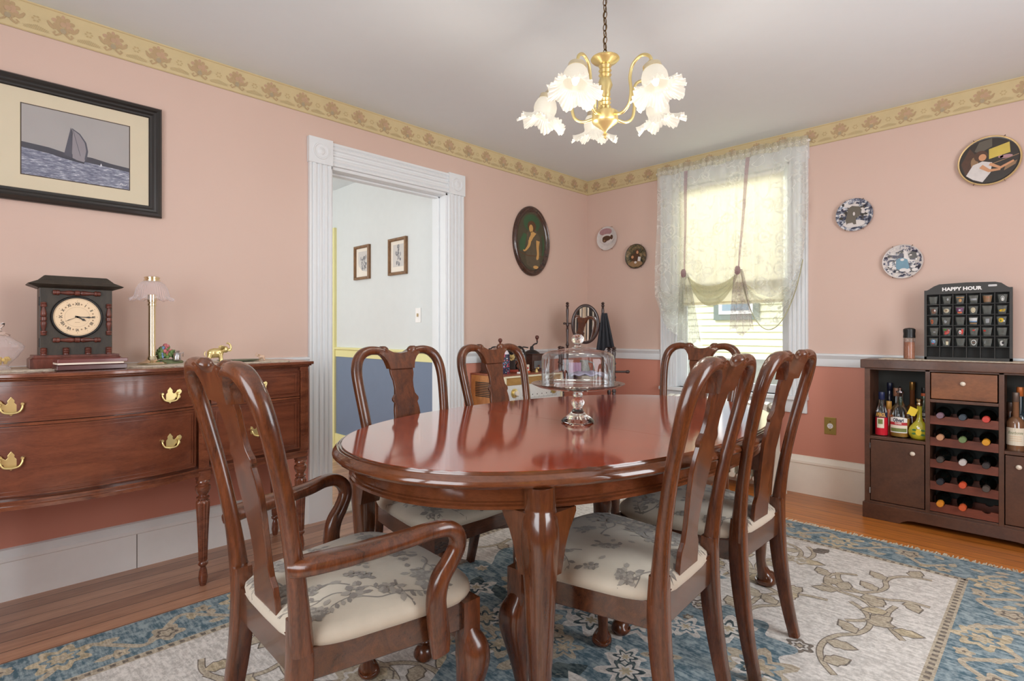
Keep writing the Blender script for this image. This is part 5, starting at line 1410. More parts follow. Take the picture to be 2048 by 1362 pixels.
g = G(); mm = Matrix.Translation((0, .05, 1.19)) @ Matrix.Rotation(math.radians(3), 4, 'X') @ WR
g.M = mm; g.loft([[((.118 - o) * math.cos(2 * PI * k / 56), (.165 - o) * math.sin(2 * PI * k / 56), z) for k in range(56)] for o, z in [(0, 0), (0, .010), (.008, .016), (.018, .016), (.024, .008), (.024, 0)]], closed=True)
mf = g.build('mirror_frame', dw, t, smooth=40)
g = G(); g.M = mm; g.disc(0, 0, .096, .143, .006, 56); g.build('mirror_glass', M['mirror'], mf, smooth=0)
g = G(); g.M = mm; g.lathe([(.114, -.004), (.114, 0)], 40, sy=1.4) ; g.build('mirror_back', dw, mf, smooth=0)
# cloth over the right mirror post
t2 = G()
def cloth(a, b):
    w = .02 + .055 * b
    return ((a - .5) * 2 * w + .012 * b, -.022 - .012 * math.sin(a * 22) * (.3 + b), -.30 * b - .02 * b * math.sin(a * 7))
t2.grid(cloth, 30, 12)
o = t2.build('dark_cloth', plain('charcoal_cloth', (48, 50, 56), .85), None, smooth=80, loc=(WSX + .155 * math.cos(WSR) - .06 * math.sin(WSR), WSY + .155 * math.sin(WSR) + .06 * math.cos(WSR), 1.28)); o.rotation_euler = (0, 0, WSR)
m_ = o.modifiers.new('s', 'SOLIDIFY'); m_.thickness = .004
tag(o, 'charcoal cloth draped over the right post of the oval mirror', 'cloth')
g = G(); g.lathe([(0, 0), (.04, 0), (.045, .006), (.07, .03), (.095, .062), (.10, .068), (.095, .066), (.065, .03), (.0, .01)], 36)
tag(g.build('wash_bowl', M['ivory'], None, smooth=50, loc=(WSX + .03, WSY - .03, .7105)), 'cream wash bowl on the washstand shelf', 'bowl')
g = G(); n = 26
g.grid(lambda a, b: ((a - .5) * .29, (b - .5) * .20, .012 * math.sin(a * 8) * math.sin(b * 5) + .008 * math.sin(a * 19 + b * 7) - .06 * max(0, abs(a - .5) * 2 - .72)), 30, 20)
o = g.build('folded_towel', plain('white_blue_towel', (196, 194, 222), .9, nscale=9, var=.25), None, smooth=80, loc=(WSX + .03, WSY - .03, .792)); o.rotation_euler = (0, 0, WSR)
m_ = o.modifiers.new('s', 'SOLIDIFY'); m_.thickness = .012
tag(o, 'white and violet towel lying across the wash bowl', 'towel')
t = thing('water_pitcher', 'small patterned grey pitcher behind the towel on the washstand', 'pitcher', (WSX - .075, WSY + .075, .7105), WSR)
g = G(); g.lathe([(0, 0), (.035, 0), (.05, .03), (.055, .075), (.042, .12), (.032, .15), (.040, .178), (.036, .178), (.028, .15)], 28, cap=False); g.build('pitcher_body', plain('grey_transferware', (176, 178, 172), .3, nscale=70, var=.3), t, smooth=50)
g = G(); g.tube(cat([(.036, 0, .165), (.075, 0, .15), (.075, 0, .09), (.05, 0, .06)], 5), .006, 8, (0, 1, 0)); g.build('handle', plain('grey_transferware', (176, 178, 172), .3), t, smooth=60)
g = G(); g.grid(lambda a, b: ((a - .5) * .10, .006 * math.sin(a * 26), -.15 * b), 24, 6)
o = g.build('hand_towel', plain('pink_striped_towel', (206, 170, 196), .9, nscale=20, var=.12), None, smooth=80, loc=(WSX - .10, WSY - .02, .872)); o.rotation_euler = (0, 0, WSR); m_ = o.modifiers.new('s', 'SOLIDIFY'); m_.thickness = .004
tag(o, 'pink hand towel hanging at the back left of the washstand', 'towel')

# ------------------------------------------------------------------ wine cabinet
KX, KY = 2.762, -.035
t = cb = thing('wine_cabinet', 'dark brown bar cabinet with bottle rack, drawer and two doors along the window wall', 'cabinet', (KX, KY, 0))
F = -.235         # front plane in local y
g = G()
def kb(x0, x1, z0, z1, y0=F, y1=-.002): g.box(x0, x1, y0, y1, z0, z1)
kb(-.465, -.437, .09, .906); kb(.437, .465, .09, .906)           # sides
kb(-.168, -.146, .09, .906); kb(.146, .168, .09, .906)           # dividers
kb(-.437, -.168, .478, .496); kb(.168, .437, .478, .496)         # shelves
kb(-.146, .146, .725, .742)
kb(-.437, .437, .896, .906)
kb(-.437, -.168, .09, .105); kb(.168, .437, .09, .105); kb(-.146, .146, .09, .105)
g.build('carcass', M['cab_brown'], t, smooth=0, bevel=.0015)
g = G(); g.box(-.437, .437, -.008, -.001, .105, .896); g.build('back_panel', M['cab_back'], t, smooth=0)
g = G(); g.box(-.484, .484, F - .020, 0, .906, .958); g.build('top', M['cab_brown'], t, smooth=0, bevel=.004)
g = G()
o_ = [(-.474, 0), (-.29, 0), (-.275, .012), (-.25, .024), (-.22, .028), (.22, .028), (.25, .024), (.275, .012), (.29, 0), (.474, 0), (.474, .092), (-.474, .092)]
g.loft([[(x, F - .010, z) for x, z in o_], [(x, F + .008, z) for x, z in o_]]); g.box(-.474, -.455, F, 0, 0, .09); g.box(.455, .474, F, 0, 0, .09)
g.build('plinth', M['cab_brown'], t, smooth=0, bevel=.002)
def knob(par, x, z, r=.0125):
    g = G(); g.M = Matrix.Translation((x, F, z)) @ Matrix.Rotation(PI / 2, 4, 'X'); g.lathe([(.005, 0), (.005, .008), (r, .012), (r, .017), (r * .6, .022), (0, .0235)], 20); g.build('knob', M['ivory'], par, smooth=50)
g = G(); g.box(-.141, .141, F - .004, F + .18, .747, .892); d = g.build('drawer', M['cab_drawer'], t, smooth=0, bevel=.002); knob(d, 0, .838)
for s_ in (-1, 1):
    g = G(); g.box(min(s_ * .433, s_ * .172), max(s_ * .433, s_ * .172), F - .003, F + .014, .110, .474); d = g.build('door', M['cab_brown'], t, smooth=0, bevel=.002); knob(d, s_ * .225, .420)
    for z_ in (.15, .42):
        g = G(); g.box(s_ * .436 - .003, s_ * .436 + .003, F - .006, F - .001, z_, z_ + .035); g.build('hinge', M['silver'], d, smooth=0)
ROWZ = (.656, .534, .410, .286, .164)
COLX = (-.097, 0, .097)
for z_ in ROWZ:
    for yy in (F + .004, -.06):
        o_ = [(-.146, z_ - .055)]
        o_ += [(.146, z_ - .055), (.146, z_ - .008)]
        for cx in COLX[::-1]:
            o_ += [(cx + .020, z_ - .008)] + [(cx + .020 * math.cos(a), z_ - .001 - .018 * math.sin(a)) for a in [PI * k / 10 for k in range(1, 10)]] + [(cx - .020, z_ - .008)]
        o_ += [(-.146, z_ - .008)]
        g = G(); g.loft([[(x, yy, z) for x, z in o_], [(x, yy + .012, z) for x, z in o_]]); g.build('bottle_rail', wood('red_brown_rail', (98, 48, 32), (128, 66, 46), (1.2, 5, 3), .4, .15) if 'rail_m' not in M else M['rail_m'], t, smooth=0)
        if 'rail_m' not in M: M['rail_m'] = bpy.data.materials['red_brown_rail']

dgl = plain('dark_bottle_glass', (16, 20, 18), .08, coat=.6, var=.1)
def bottle(name, label, cat_, loc, prof, parts, group=None, rot=None):
    t = thing(name, label, cat_, loc, 0, group)
    if rot: t.rotation_euler = rot
    for nm, pr_, m, n in parts:
        g = G(); g.lathe(pr_, n, cap=True); g.build(nm, m, t, smooth=45)
    return t
caps = [((128, 104, 116), 'mauve'), ((62, 74, 84), 'slate blue'), ((206, 72, 62), 'red'), ((200, 152, 116), 'tan'), ((116, 140, 92), 'green'), ((222, 158, 46), 'yellow orange'),
        ((72, 66, 60), 'dark patterned'), ((206, 202, 198), 'silver white'), ((58, 54, 54), 'black grey'), ((44, 48, 54), 'blue black'), ((214, 88, 54), 'orange red'), ((84, 76, 70), 'grey brown'), ((224, 146, 44), 'amber'), ((212, 98, 54), 'dark orange')]
rn = ('top row', 'second row', 'third row', 'fourth row', 'bottom row'); cn = ('left', 'middle', 'right'); k = 0
for i, z_ in enumerate(ROWZ):
    for j, x in enumerate(COLX):
        if i == 4 and j == 2: continue
        c_, nm = caps[k]; k += 1
        bottle('wine_bottle', 'dark wine bottle with %s cap lying in the rack, %s, %s' % (nm, rn[i], cn[j]), 'wine bottle', (KX + x, KY + F - .045, z_ + .0005), None,
               [('bottle_body', [(.0145, .02), (.0145, .075), (.018, .095), (.034, .12), (.037, .14), (.037, .255), (.030, .262), (0, .26)], dgl, 24),
                ('capsule', [(0, 0), (.0145, .0), (.0165, .002), (.0165, .045), (.0155, .05)], plain('capsule_' + nm.replace(' ', '_'), c_, .35, .1, nscale=80, var=.1), 20)],
               'wine bottles lying in the cabinet rack', (-PI / 2, 0, 0))
def lq(name, c, rough=.02, tr=1.0): 
    q = NT(name); return q.end(q.bsdf(color=lin(c), rough=rough, trans=tr, ior=1.33))
SZ = .4965
def lab(name, par, r, z0, z1, draw, a0=-1.0, a1=1.0, mats=None, face=-PI / 2):
    # printed label wrapped on the bottle front: x in -1..1 maps to angle
    g = G(); draw(g)
    out = []
    for x, y, z in g.v:
        a = face + x * a1; out.append(((r + z) * math.cos(a), (r + z) * math.sin(a), z0 + y * (z1 - z0)))
    g.v = out; return g.build(name, mats, par, smooth=0)
def strip(g, m, x0, x1, y0, y1, z, n=10):
    g.mat(m)
    for i in range(n):
        a = x0 + (x1 - x0) * i / n; b = x0 + (x1 - x0) * (i + 1) / n; g.poly([(a, y0), (b, y0), (b, y1), (a, y1)], z)
LC = [plain('label_cream', (234, 226, 204), .6, var=.02), plain('label_navy', (30, 36, 62), .5), plain('label_red', (186, 40, 48), .5), plain('label_gold_text', (222, 170, 86), .4), plain('label_green', (120, 132, 70), .6, nscale=40, var=.2), plain('label_white', (240, 238, 232), .5), plain('label_black', (26, 24, 26), .5), plain('label_orange_red', (206, 74, 44), .5), plain('label_yellow', (232, 204, 50), .5), plain('label_leaf', (60, 112, 50), .5)]
# red aperitif
t = bottle('aperitif_bottle', 'clear bottle of bright red aperitif with a dark label, leftmost in the left compartment', 'bottle', (2.372, -.205, SZ), None,
    [('liquid', [(0, .004), (.033, .004), (.033, .10), (.029, .13), (0, .131)], plain('red_aperitif', (206, 34, 52), .15, coat=.4), 28), ('neck_glass', [(.031, .131), (.028, .155), (.020, .175), (.014, .20), (.014, .22)], M['thin'], 24),
     ('cap', [(0, .262), (.015, .262), (.016, .258), (.016, .218), (.014, .216)], plain('navy_cap', (36, 46, 84), .35), 20)])
def dr(g):
    strip(g, 1, -.95, .95, .55, .80, .0006); g.mat(3).text('APEROL', .26, 0, .675, .001, .012, 1.35)
    strip(g, 0, -.45, .45, .02, .52, .0006); strip(g, 4, -.28, .28, .22, .46, .001)
lab('label', t, .0332, .045, .165, dr, a1=1.25, mats=LC)
# olive oil jug
t = bottle('oil_jug', 'large clear round jug of amber oil with a white and red label', 'bottle', (2.462, -.190, SZ), None,
    [('liquid', [(0, .006), (.047, .006), (.050, .02), (.050, .115), (.0, .117)], plain('amber_oil', (186, 138, 58), .12, coat=.4), 32), ('jug_glass', [(.0515, .0), (.053, .01), (.053, .13), (.048, .155), (.034, .18), (.018, .20), (.015, .215), (.015, .262)], M['thin'], 32),
     ('spout', [(.013, .262), (.019, .264), (.019, .272), (.008, .276), (.010, .292), (.004, .298), (0, .30)], M['silver'], 18)])
def dr(g):
    n = 12
    for i in range(n):
        a = -.78 + 1.56 * i / n; b = -.78 + 1.56 * (i + 1) / n
        g.mat(5).poly([(a, .02), (b, .02), (b, .86 + .12 * (1 - b * b)), (a, .86 + .12 * (1 - a * a))], .0006)
    g.mat(1).text('Olivari', .30, 0, .78, .0012, .012, 1.1); strip(g, 2, -.78, .78, .48, .66, .001); g.mat(5).text('CLASSIC', .14, 0, .585, .0016, .004, 1.1)
    strip(g, 4, -.72, .72, .08, .30, .001); strip(g, 0, -.72, .72, .30, .46, .001)
lab('label', t, .0535, .028, .125, dr, a1=1.1, mats=LC)
# lemon liqueur flask
t = thing('lemon_liqueur_flask', 'round yellow flask painted with lemons, a yellow tag on its neck', 'bottle', (2.560, -.215, SZ))
g = G(); g.lathe([(0, 0), (.03, 0), (.042, .008), (.052, .028), (.054, .048), (.048, .070), (.032, .092), (.018, .108), (.0125, .13), (.0125, .19), (.012, .20)], 36, sy=.62)
g.build('flask', plain('yellow_flask', (196, 186, 48), .15, coat=.6, nscale=14, var=.08), t, smooth=60)
g = G(); g.lathe([(.011, .195), (.015, .20), (.015, .212), (.011, .216), (.016, .222), (.017, .236), (.008, .240), (0, .241)], 20); g.build('stopper', M['brass_pale'], t, smooth=50)
g = G(); g.M = Matrix.Translation((0, -.0335, .045)) @ WR
g.mat(8).disc(0, 0, .014, .018, .0005, 18); g.mat(9)
for a in (30, 150, 200, 330): g.disc(.024 * math.cos(math.radians(a)), .026 * math.sin(math.radians(a)), .010, .006, .0, 8)
g.mat(5).disc(.0, .026, .007, .006, .0008, 8); g.build('painted_lemon', LC, t, smooth=0)
g = G(); g.M = Matrix.Translation((-.028, -.034, .165)) @ WR @ Matrix.Rotation(math.radians(-12), 4, 'Z')
g.prism([(-.024, -.024), (-.012, -.021), (.0, -.028), (.016, -.024), (.020, -.008), (.024, .018), (.010, .020), (.0, .023), (-.016, .026), (-.018, .008)], 0, .001); g.build('paper_tag', plain('yellow_tag', (236, 206, 60), .6), t, smooth=0)
# bottles at the back of the left compartment
def simple(name, label, x, y, h, r, m, cm, neck=.35, extra=None, z0=SZ):
    hb = h * (1 - neck)
    return bottle(name, label, 'bottle', (x, y, z0), None, [('bottle_body', [(0, 0), (r, 0), (r * 1.02, .006), (r * 1.02, hb * .82), (r * .8, hb * .92), (.014, hb), (.013, h - .03)], m, 28), ('cap', [(0, h), (.014, h), (.015, h - .004), (.015, h - .048), (.013, h - .05)], cm, 18)], None)
gb = plain('navy_glass', (28, 34, 56), .08, coat=.6)
simple('spirit_bottle', 'dark blue bottle behind the red aperitif, against the cabinet back', 2.392, -.085, .312, .034, gb, plain('blue_black_cap', (24, 30, 52), .3))
simple('spirit_bottle', 'slim black bottle with a tan neck label between the aperitif and the oil jug', 2.432, -.125, .285, .026, dgl, plain('copper_collar', (150, 104, 80), .35))
simple('spirit_bottle', 'amber brown bottle with a long gold neck behind the oil jug', 2.508, -.095, .325, .038, plain('brown_spirit_glass', (112, 66, 36), .1, coat=.6), plain('gold_foil', (150, 112, 60), .3, .7), .42)
t = simple('tomato_label_bottle', 'green glass bottle with a black cap and tomato label, behind the yellow flask', 2.567, -.105, .295, .036, plain('green_grey_glass', (66, 84, 60), .1, coat=.6), M['black'])
g = G(); g.lathe([(.0158, .245), (.0158, .262)], 20, False); g.build('orange_band', plain('orange_band', (214, 104, 62), .4), t)
def dr(g):
    strip(g, 5, -.9, .9, .0, .72, .0006); strip(g, 6, -.9, .9, .72, 1, .0006); g.mat(5).text('PER', .2, 0, .86, .001, .01, 1.6)
    for k in range(9): g.mat(7).disc(-.7 + (k % 3) * .6, .14 + (k // 3) * .22, .26, .12, .001 + k * .0001, 12)
lab('label', t, .0368, .03, .155, dr, a1=1.2, mats=LC)
simple('spirit_bottle', 'narrow pale bottle behind the tomato label one, beside the divider', 2.588, -.062, .262, .014, plain('pale_glass', (150, 156, 140), .1, coat=.5), M['silver'])
simple('spirit_bottle', 'small green capped bottle just left of the oil jug neck', 2.442, -.07, .225, .024, plain('olive_glass', (92, 84, 46), .1, coat=.5), plain('green_cap', (30, 110, 62), .4))
simple('spirit_bottle', 'orange amber bottle half hidden behind the aperitif bottle', 2.400, -.155, .205, .026, plain('orange_spirit', (196, 104, 50), .12, coat=.5), plain('amber_cap', (206, 150, 70), .4))
# right compartment
t = simple('rose_wine_bottle', 'wine bottle with a large cream script label standing in the right compartment', 2.972, -.20, .305, .037, plain('rose_brown_glass', (128, 92, 66), .08, coat=.7, var=.15), plain('grey_brown_foil', (112, 98, 88), .35, .3), .42)
def dr(g):
    strip(g, 0, -1, 1, 0, 1, .0006); g.mat(4).text('Bourbonne', .24, .0, .72, .001, 0, 1.15, .35)
    for k in range(3): strip(g, 3, -.55, .5, .50 - k * .12, .515 - k * .12, .001)
lab('label', t, .0378, .028, .120, dr, a1=1.35, mats=LC)
simple('wine_bottle', 'dark upright bottle with an orange cap behind the script label one', 2.985, -.105, .328, .036, plain('blue_green_glass', (44, 56, 62), .08, coat=.6), plain('orange_screwcap', (214, 122, 62), .35, .2), .4)
simple('wine_bottle', 'brown upright bottle at the back left of the right compartment', 2.945, -.075, .24, .024, plain('brown_glass_b', (84, 50, 34), .1, coat=.6), plain('brown_cap', (70, 50, 40), .4))

# runner on the cabinet
runner('crocheted_runner', 'cream crocheted runner with a wavy edge on the wine cabinet top', (KX, KY - .0, .9585), .0, .215, -.40, .46, 'x', .035)

# pepper mill
KT = .962
t = thing('salt_grinder', 'small grinder of pink salt with a black cap on the wine cabinet', 'grinder', (2.502, -.155, KT))
g = G(); g.lathe([(0, .002), (.027, .002), (.027, .092), (.024, .10), (0, .101)], 24); g.build('pink_salt', plain('pink_salt', (222, 150, 116), .7, nscale=160, var=.35, bump=.6), t, smooth=40)
g = G(); g.lathe([(.0295, 0), (.0295, .122), (.028, .126)], 28, False); g.build('jar_glass', M['thin'], t, smooth=50)
g = G(); g.lathe([(.029, .126), (.031, .128), (.029, .150), (.031, .168), (.030, .178), (.020, .184), (0, .186)], 24); g.build('cap', M['black'], t, smooth=40)

# ------------------------------------------------------------------ shot glass display rack
t = thing('shot_glass_rack', 'black wooden display rack reading HAPPY HOUR standing on the wine cabinet', 'display rack', (2.764, -.085, KT))
bk = plain('rack_black_wood', (48, 47, 44), .5, var=.1); bkb = plain('rack_back', (40, 40, 38), .7)
RW_, RH_ = .385, .405
g = G()
g.box(-RW_ / 2, -RW_ / 2 + .012, -.052, 0, 0, RH_); g.box(RW_ / 2 - .012, RW_ / 2, -.052, 0, 0, RH_); g.box(-RW_ / 2, RW_ / 2, -.052, 0, 0, .016)
o_ = [(-RW_ / 2 + .012, RH_ - .024), (RW_ / 2 - .012, RH_ - .024), (RW_ / 2 - .012, RH_ + .0), (RW_ / 2 - .02, RH_ + .004), (RW_ / 2 - .045, RH_ + .026), (RW_ / 2 - .07, RH_ + .033), (0, RH_ + .037), (-RW_ / 2 + .07, RH_ + .033), (-RW_ / 2 + .045, RH_ + .022), (-RW_ / 2 + .02, RH_ + .004), (-RW_ / 2 + .012, RH_)]
g.loft([[(x, -.052, z) for x, z in o_], [(x, -.044, z) for x, z in o_]])
CW = (RW_ - .024) / 6; RHT = (RH_ - .024 - .016) / 6
for i in range(1, 6): g.box(-RW_ / 2 + .012 + i * CW - .0015, -RW_ / 2 + .012 + i * CW + .0015, -.048, -.004, .016, RH_ - .024)
for i in range(1, 7): g.box(-RW_ / 2 + .012, RW_ / 2 - .012, -.048, -.004, .016 + i * RHT - .0015, .016 + i * RHT + .0015)
g.build('grid', bk, t, smooth=0)
g = G(); g.box(-RW_ / 2 + .01, RW_ / 2 - .01, -.004, 0, .01, RH_); g.build('back_board', bkb, t, smooth=0)
g = G(); g.M = Matrix.Translation((0, -.0525, 0)) @ WR; g.text('HAPPY HOUR', .027, -.022, RH_ + .002, .0003, .0012, 1.05); g.build('lettering', M['white'], t, smooth=0)
g = G(); g.M = Matrix.Translation((0, -.0525, 0)) @ WR; g.prism([(.095, RH_ + .008), (.128, RH_ + .008), (.130, RH_ + .011), (.130, RH_ + .016), (.128, RH_ + .019), (.095, RH_ + .019), (.093, RH_ + .016), (.093, RH_ + .011)], 0, .0008); g.build('sticker', plain('price_sticker', (206, 206, 206), .5), t, smooth=0)

sg = NT('shot_glass'); a_ = sg.n('ShaderNodeBsdfTransparent', {'Color': (.86, .88, .86, 1)}); b_ = sg.n('ShaderNodeBsdfPrincipled', {'Base Color': (.42, .44, .42, 1), 'Roughness': .05, 'Coat Weight': 1.0})
lw = sg.n('ShaderNodeLayerWeight', {'Blend': .4}); f_ = sg.math('ADD', sg.math('MULTIPLY', lw.outputs['Facing'], .6), .14)
M['shot'] = sg.end(sg.n('ShaderNodeMixShader', {0: f_, 1: a_.outputs[0], 2: b_.outputs[0]}))
P = {k: plain('print_' + k, v, .4) for k, v in dict(white=(214, 216, 214), cream=(214, 206, 176), gold=(186, 140, 84), orange=(196, 98, 60), purple=(110, 70, 104), yellow=(222, 184, 40), red=(200, 60, 50), green=(84, 130, 60), blue=(112, 150, 190), black=(22, 22, 26), amber=(140, 110, 82), pale=(150, 156, 160), navy=(44, 54, 90), brown=(120, 84, 70)).items()}
PK = list(P.keys()); PL = list(P.values())
designs = [
 ['clear plain', 'clear faintly frosted', 'gold banded', 'pale lettered', 'amber frosted', 'white crested'],
 ['brown collage printed', 'cream oval printed', 'purple and orange printed', 'round cream seal printed', 'clear silver streaked', 'yellow bird printed'],
 ['orange mark printed', 'white leaf printed', 'clear tall', 'white and blue banded', 'grey tinted', 'yellow helmet printed'],
 ['clear scripted', 'red and green printed', 'black and red mask printed', 'small red square printed', 'small red streak printed', 'clear greenish'],
 ['blue scene printed', 'cream mug printed', 'clear narrow', 'white ring printed', 'pale sprig printed', 'white moon printed']]
def pr_(g, r, c):
    def D(m, cx, cy, rx, ry, z=.0006, n=14): g.mat(PK.index(m)).disc(cx, cy, rx, ry, z, n)
    k = (r, c)
    if k == (0, 1): D('pale', .3, .6, .25, .2)
    elif k == (0, 2): strip(g, 1 + PK.index('gold') - 1, -1, 1, .78, .9, .0006); D('gold', .1, .4, .4, .25)
    elif k == (0, 3): strip(g, PK.index('pale'), -.9, .9, .35, .65, .0006)
    elif k == (0, 4): strip(g, PK.index('amber'), -1.3, 1.3, .05, .98, .0004); D('orange', .1, .7, .4, .05)
    elif k == (0, 5): g.mat(0).ring(0, .5, .35, .45, .0006, 18, .8); D('white', 0, .45, .25, .22)
    elif k == (1, 0): D('brown', 0, .45, .7, .38); D('white', .3, .55, .2, .15, .0009); D('amber', -.3, .3, .2, .15, .0009)
    elif k == (1, 1): D('cream', 0, .5, .8, .32); D('amber', 0, .5, .35, .10, .0009); g.mat(PK.index('brown')).ring(0, .5, .62, .68, .0009, 20, .4)
    elif k == (1, 2): strip(g, PK.index('purple'), -1, 1, .3, .9, .0005); D('orange', 0, .18, .7, .15, .0008); D('white', 0, .55, .3, .1, .0009)
    elif k == (1, 3): D('cream', 0, .5, .6, .4); g.mat(PK.index('amber')).ring(0, .5, .35, .42, .0009, 18, .65)
    elif k == (1, 5): g.mat(PK.index('yellow')).poly([(-.9, .4), (-.5, .2), (.6, .2), (.95, .5), (.7, .62), (.2, .5), (-.2, .55)], .0006)
    elif k == (2, 0): D('orange', -.4, .45, .4, .35); D('brown', -.4, .45, .2, .12, .0009)
    elif k == (2, 1): g.mat(PK.index('pale')).poly([(-.6, .5), (-.2, .75), (.1, .5), (.4, .6), (.2, .25), (-.3, .2)], .0006)
    elif k == (2, 3): strip(g, 0, -1.1, 1.1, .45, .95, .0006); strip(g, PK.index('blue'), -1.1, 1.1, .35, .5, .0008); strip(g, PK.index('gold'), -1.1, 1.1, .08, .16, .0008)
    elif k == (2, 4): strip(g, PK.index('pale'), -.4, .5, .2, .8, .0005)
    elif k == (2, 5): D('yellow', -.1, .58, .65, .32); D('green', -.15, .5, .2, .12, .0009); D('white', .65, .45, .2, .14, .0009)
    elif k == (3, 0): D('pale', .1, .45, .35, .08)
    elif k == (3, 1): g.mat(PK.index('red')).poly([(-1, .15), (-.5, .3), (-.6, .6), (-.1, .55), (.3, .85), (.8, .75), (.7, .3), (.2, .15), (-.4, .05)], .0006); D('green', -.45, .8, .4, .15, .0009); D('white', .6, .75, .12, .08, .001)
    elif k == (3, 2): D('black', 0, .5, .8, .42); D('red', .5, .5, .35, .4, .0008); D('white', -.05, .45, .35, .3, .001); D('red', -.05, .38, .18, .1, .0012)
    elif k == (3, 3): D('red', 0, .72, .35, .1)
    elif k == (3, 4): D('red', -.6, .65, .4, .12)
    elif k == (4, 0): D('blue', 0, .6, .6, .3); D('red', -.1, .3, .3, .08, .0009); D('white', .1, .72, .2, .08, .0009)
    elif k == (4, 1): strip(g, PK.index('cream'), 0, .7, .1, .62, .0006); D('brown', .3, .7, .3, .06, .0009); D('pale', -.6, .4, .15, .25)
    elif k == (4, 3): g.mat(0).ring(.1, .5, .5, .68, .0006, 22, .6); strip(g, PK.index('brown'), -.3, .5, .44, .56, .0008)
    elif k == (4, 4): D('pale', -.6, .45, .2, .12); D('pale', -.45, .7, .15, .1)
    elif k == (4, 5): D('white', -.2, .45, .5, .36); D('black', .1, .5, .3, .2, .0009)
ord_r = ('first', 'second', 'third', 'fourth', 'fifth'); ord_c = ('far left', 'second', 'third', 'fourth', 'fifth', 'far right')
rr_ = random.Random(21)
body = G(); body.lathe([(0, .002), (.0150, .0), (.0160, .001), (.0225, .044), (.0228, .0455), (.0215, .0455), (.0155, .008), (0, .008)], 20)
first = None
for r in range(5):
    for c in range(6):
        x = 2.764 - RW_ / 2 + .012 + (c + .5) * CW + rr_.uniform(-.003, .003); z = KT + .016 + (5 - r) * RHT + .0016
        label = '%s shot glass, %s column of the %s rack row' % (designs[r][c], ord_c[c], ord_r[r])
        tt = thing('shot_glass', label, 'shot glass', (x, -.085 - .028, z), 0, 'shot glasses in the display rack')
        if first is None: first = body.build('glass_cup', M['shot'], tt, smooth=40)
        else:
            o = first.copy(); C.objects.link(o); o.parent = tt
        g = G(); pr_(g, r, c)
        if g.v:
            out = []
            for X, Y, Z_ in g.v:
                a = -PI / 2 + X * .85; rad = .0162 + (.0225 - .0162) * (Y * .85 + .08) + Z_ + .0003
                out.append((rad * math.cos(a), rad * math.sin(a), .004 + Y * .038))
            g.v = out; g.build('print', PL, tt, smooth=0)

# ------------------------------------------------------------------ outside
g = G(); g.add([(-9, .2, -.35), (9, .2, -.35), (9, 3.7, .42), (-9, 3.7, .42), (-9, 14, .42), (9, 14, .42)], [(0, 1, 2, 3), (3, 2, 5, 4)])
gm = plain('lawn_grass', (150, 158, 118), .9, nscale=5, var=.2)
struct(g.build('ground', gm, smooth=0))
t = thing('neighbour_house', 'pale yellow clapboard house seen outside the window', 'house', (1.0, 3.6, .3))
g = G(); g.box(-1.95, 3.0, .03, 2.0, .45, 5.2)
k = 0; z = .45
while z < 4.8:
    g.add([(-1.9, -.02, z), (3, -.02, z), (3, .03, z), (-1.9, .03, z), (-1.9, .005, z + .095), (3, .005, z + .095), (3, .03, z + .095), (-1.9, .03, z + .095)], [(0, 1, 5, 4), (0, 3, 2, 1), (4, 5, 6, 7), (0, 4, 7, 3), (1, 2, 6, 5)]); z += .095
g.build('clapboards', plain('pale_yellow_siding', (224, 224, 192), .7, var=.03), t, smooth=0)
g = G(); g.box(-2.0, -1.86, -.04, .10, .42, 5.2); g.build('corner_board', plain('pale_corner_board', (226, 232, 206), .7), t, smooth=0)
g = G(); g.box(-1.95, 3, -.02, 2.0, -.3, .45); g.build('foundation', plain('stone_foundation', (150, 152, 146), .9, nscale=7, var=.35, bump=.5), t, smooth=0)
wx = -1.38
g = G(); g.box(wx - .02, wx + .62, -.05, .05, 1.0, 2.3); g.build('window_frame', plain('dark_window_trim', (110, 120, 112), .6), t, smooth=0)
g = G(); g.box(wx + .06, wx + .54, -.06, .0, 1.08, 2.22); g.build('sash', M['white'], t, smooth=0)
g = G(); g.box(wx + .11, wx + .49, -.065, -.055, 1.13, 1.62); g.box(wx + .11, wx + .49, -.065, -.055, 1.68, 2.17); g.build('pane', plain('dark_pane', (130, 148, 160), .1, coat=.5), t, smooth=0)
g = G(); g.box(-2.1, 3.1, -.5, 2.2, 5.2, 5.4); g.build('roof', plain('roof_grey', (90, 90, 92), .8), t, smooth=0)
for i, (x, y, r) in enumerate(((-4.4, 7.5, 1.7), (-8.8, 9.6, 2.1))):
    t = thing('leafy_tree', 'bluish green tree beyond the corner of the yellow house, %s' % ('nearer the house' if i == 0 else 'farther away'), 'tree', (x, y, .4))
    g = G(); g.sweep([(0, 0, 0, .16, .16), (0, 0, 2.2, .11, .11)], (0, 1, 0), 10); g.build('trunk', plain('bark', (84, 74, 64), .9), t)
    g = G(); r_ = random.Random(i)
    for k in range(420):
        a, b = r_.uniform(0, 6.28), math.acos(r_.uniform(-1, 1)); q = r * r_.uniform(.6, 1)
        c_ = Vector((q * math.sin(b) * math.cos(a), q * math.sin(b) * math.sin(a), 2.3 + q * math.cos(b))); s_ = .22
        v1 = Vector((r_.uniform(-1, 1), r_.uniform(-1, 1), r_.uniform(-1, 1))).normalized() * s_; v2 = v1.orthogonal().normalized() * s_ * .6
        g.add([tuple(c_ - v1), tuple(c_ + v2), tuple(c_ + v1), tuple(c_ - v2)], [(0, 1, 2, 3)])
    g.build('foliage', plain('blue_green_leaves', (86, 116, 108), .7, var=.2), t, smooth=0)

